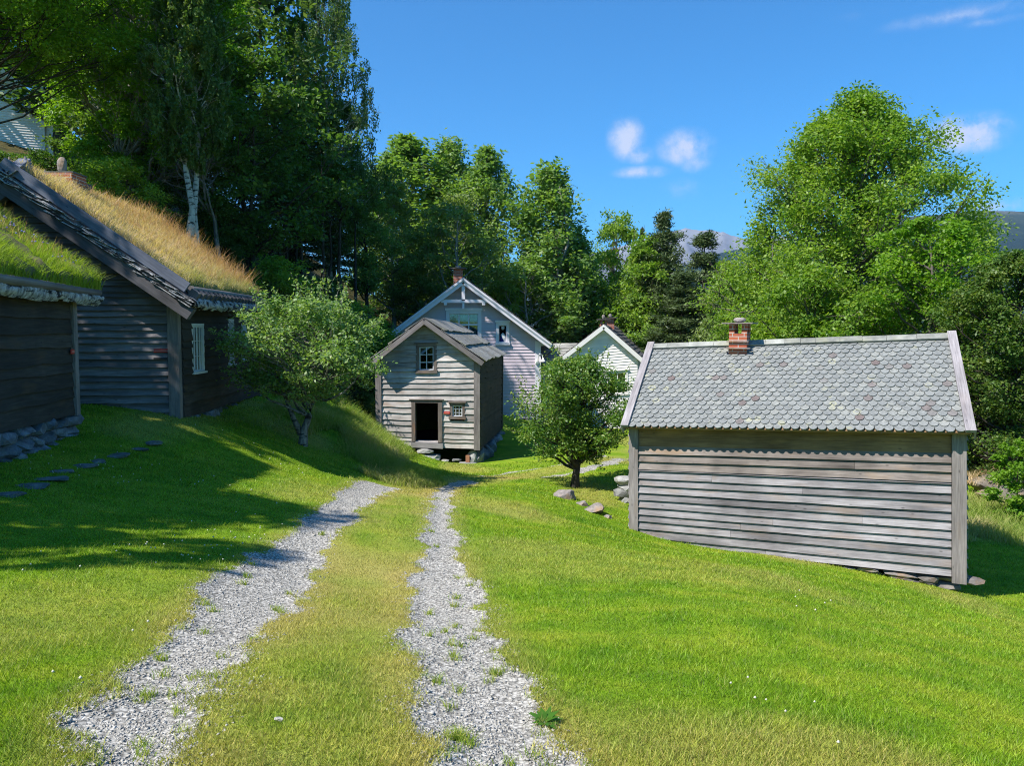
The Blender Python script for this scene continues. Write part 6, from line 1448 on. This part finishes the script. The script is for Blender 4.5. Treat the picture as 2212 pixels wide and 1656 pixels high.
# slim trunks in the gap of the wood
for i, (px, Y, top, rad) in enumerate([(700, 38, 480, .10), (716, 39, 470, .08), (735, 38, 480, .12), (622, 38, 470, .09), (655, 37, 470, .09), (768, 44, 470, .10), (597, 36, 470, .08), (642, 40, 480, .07)]):
    p = P(px, 700, Y); z0 = tz(p[0], Y); H = P(px, top, Y)[2] - z0 + 3
    hero('slim_tree', ['thin dark trunk', 'thin leaning trunk', 'thicker dark trunk', 'dark trunk', 'slim grey trunk', 'lone dark trunk', 'dark trunk', 'thinnest trunk'][i] + [' in the light gap of the wood, third from its right end', ' second from the right end of the light gap in the wood', ' at the right end of the light gap in the wood', ' at the left side of the light gap in the wood',
         ' in the middle of the light gap in the wood', ' below the willow, right of the wood gap', ' nearest the end of the golden turf roof', ' between the gap trunks, standing farthest back'][i],
         (lambda H=H, rad=rad, i=i: crown_tree(240 + i, H, 1.3, .62, 'ovate', 14, 2600, .16, rad, bsize=.35, sub=8, twigs=2)), px, Y, 'leaf_dark', 'bark_dark', group='slim trunks in the gap of the wood')
# bare dead tree in front of the wood
def bare(seed, H):
    r = np.random.default_rng(seed); W = Acc()
    def grow(p, d, L, rad, lev):
        n = 5; pts = [p]; 
        for i in range(n): d = d + r.normal(size=3) * .16; d[2] += .05; d /= np.linalg.norm(d); pts.append(pts[-1] + d * L / n)
        W.add(*tube_np(np.array(pts), rad * np.linspace(1, .45, n + 1), 5 if lev < 2 else 3))
        if lev >= 4: return
        for k in range(4 if lev else 7):
            i = r.integers(2, n + 1); a = r.normal(size=3); a -= d * (a @ d); a /= np.linalg.norm(a) + 1e-9; nd = d * .75 + a * .7; nd /= np.linalg.norm(nd); grow(pts[i], nd, L * .58, rad * .5, lev + 1)
    grow(np.array([0, 0, -.2]), np.array([.1, 0, 1.]), H * .55, .11, 0); return W.get()
for (px, Y, top, lab) in ((478, 31, 195, 'bare grey dead tree with spreading twigs in front of the dark wood'),):
    p = P(px, 700, Y); z0 = tz(p[0], Y); H = P(px, top, Y)[2] - z0; wv, wf = bare(9, H); o = empty('dead_tree', (0, 0, 0), lab, 'tree'); mesh_np('bare_branches', wv, wf, M['twig'], o, None, True); o.location = (p[0], Y, z0); o.rotation_euler = (0, 0, 1.0)
# ferns at the foot of the left apple tree
for i, (px, py, lab) in enumerate([(703, 905, 'fern tuft just right of the old apple trunk'), (735, 900, 'fern tuft farthest right below the old apple tree'), (668, 880, 'fern behind the fork of the old apple trunk')]):
    g = G(px, py); o = empty('fern', g, lab, 'fern', 'ferns below the old apple tree'); Vs, Fs, b = [], [], 0
    r = np.random.default_rng(i)
    for k in range(13):
        a = r.random() * 6.3; L = .55 + .3 * r.random(); t = np.linspace(0, 1, 12)[1:]; cx = g[0] + cos(a) * L * t; cy = g[1] + sin(a) * L * t; cz = g[2] + L * (1.25 * t - 1.0 * t * t)
        for sgn in (-1, 1):
            wd = .17 * np.sin(pi * t * .95 + .05) * L; e = np.stack([cx - sgn * sin(a) * wd + cos(a) * .05, cy + sgn * cos(a) * wd + sin(a) * .05, cz - .02], 1); c = np.stack([cx, cy, cz], 1); c2 = c + np.array([cos(a), sin(a), 0]) * .035 * L
            for j in range(len(t)): Vs += [c[j], c2[j], e[j] + (c2[j] - c[j]) * .3, e[j]]; Fs.append([b, b + 1, b + 2, b + 3]); b += 4
    mesh_np('fronds', np.array(Vs), np.array(Fs), M['leaf_fern'], o, {'var': ('FACE', r.random(len(Fs)))})
# the trees left of the picture that shade the lawn and the farmhouses
SH = [(-12.5, 5.2, 12.5, 3.0, 'broad1'), (-16.8, 11.0, 13, 3.0, 'broad2'), (-10.4, 3.9, 10.5, 2.0, 'birch1'), (-19, 9.0, 15, 3.2, 'broad1')]
for i, (x, y, H, R, kd) in enumerate(SH):
    place_tree('broadleaf_tree', 'leafy tree left of the near turf-roofed shed that shades the lawn' , 'tree', 'shade trees left of the lawn', kd, GEN[kd], x, y, tz(x, y), R / 3.2, H / 10, i * 1.3, M['leaf_dark'], M['bark_dark'])

# ------------------------------------------------------------------ far mountains
def mountain(name, prof, Y0, Y1, mat, rough, seed, foot=-60):
    """a real massif: crest at distance Y1 (profile in photo points), slope falling towards Y0"""
    xs_ = np.array([p[0] for p in prof], float); ys_ = np.array([p[1] for p in prof], float); n = 260; m = 46; px = np.linspace(xs_[0], xs_[-1], n); py = np.interp(px, xs_, ys_); V = []
    r = np.random.default_rng(seed)
    for j in range(m):
        t = j / (m - 1); Y = Y0 + (Y1 - Y0) * min(t / .8, 1.35); 
        for i in range(n):
            cr = P(px[i], py[i], Y1); x = (px[i] - 1106) / FPX * Y
            k = min(t / .8, 1); k = k ** 1.15 if t <= .8 else 1 - (t - .8) / .2 * .35
            V.append([x, Y, foot + (cr[2] - foot) * k])
    V = np.array(V); a = rough * (vnoise(V[:, 0], V[:, 1], (Y1 - Y0) * .12, seed) - .5) * 2 + rough * .5 * (vnoise(V[:, 0], V[:, 1], (Y1 - Y0) * .035, seed + 1) - .5) + rough * .25 * (vnoise(V[:, 0], V[:, 1], (Y1 - Y0) * .012, seed + 2) - .5)
    e = np.clip(np.minimum((V[:, 1] - Y0) / (Y1 - Y0) * 4, 1.0), 0, 1); V[:, 2] += a * e * np.where(np.abs(V[:, 1] - Y1) < (Y1 - Y0) * .04, .25, 1)
    id_ = np.arange(n * m).reshape(m, n); o = mesh_np(name, V, np.stack([id_[:-1, :-1], id_[:-1, 1:], id_[1:, 1:], id_[1:, :-1]], -1).reshape(-1, 4), mat, None, None, False); o['kind'] = 'structure'
    return o
def mtn_mat(name, low, rock, snow, z0, z1, scale):
    m, nt, n, l, out = newmat(name); pos = n.new('ShaderNodeNewGeometry').outputs['Position']; t = noise(n, l, pos, scale, 8, .7)
    sp = n.new('ShaderNodeSeparateXYZ'); l.new(pos, sp.inputs[0]); mr = n.new('ShaderNodeMapRange'); l.new(sp.outputs[2], mr.inputs[0]); mr.inputs['From Min'].default_value = z0; mr.inputs['From Max'].default_value = z1
    ad = n.new('ShaderNodeMath'); ad.operation = 'MULTIPLY_ADD'; l.new(t, ad.inputs[0]); ad.inputs[1].default_value = 1.2; l.new(mr.outputs[0], ad.inputs[2])
    r = ramp_node(n, [(.55, low), (.95, low), (1.15 / 1.6, rock), (1.0, snow)]); dv_ = n.new('ShaderNodeMath'); dv_.operation = 'DIVIDE'; l.new(ad.outputs[0], dv_.inputs[0]); dv_.inputs[1].default_value = 1.7
    r2 = ramp_node(n, [(.0, low), (.45, low), (.62, rock), (.85, snow)]); l.new(dv_.outputs[0], r2.inputs[0])
    principled(n, l, out, r2.outputs[0], .95, .05); return m
mountain('mountain', [(900, 640), (1300, 540), (1420, 506), (1455, 498), (1478, 491), (1500, 496), (1530, 500), (1570, 511), (1620, 517), (1700, 512), (1800, 530), (2000, 560)], 6500, 9500, mtn_mat('bare_mountain', (.05, .065, .04), (.14, .14, .14), (.24, .24, .24), 250, 1300, .004), 110, 3)
mountain('wooded_hill', [(1200, 650), (1440, 585), (1552, 548), (1700, 520), (1850, 486), (1969, 466), (2060, 459), (2120, 456), (2180, 458), (2240, 461), (2500, 470), (2900, 500)], 2600, 5200, mtn_mat('wooded_mountain', (.012, .025, .012), (.03, .045, .02), (.14, .14, .11), 450, 1100, .006), 45, 5)

# ------------------------------------------------------------------ the air: one box of even haze round everything
bx = MB(); bx.box((-9000, -60, -60), (9000, 12500, 1400)); hz = bx.build('haze', None) if False else None
me = bpy.data.meshes.new('haze'); me.from_pydata(bx.v, [], bx.f); hz = bpy.data.objects.new('haze', me); COL.objects.link(hz); hz['kind'] = 'stuff'
hm, hnt, hn, hl_, hout = newmat('haze_air'); pv = hn.new('ShaderNodeVolumePrincipled'); pv.inputs['Color'].default_value = (.40, .60, 1.0, 1); pv.inputs['Density'].default_value = 4.5e-5
pv.inputs['Anisotropy'].default_value = .2; hl_.new(pv.outputs[0], hout.inputs['Volume']); me.materials.append(hm)
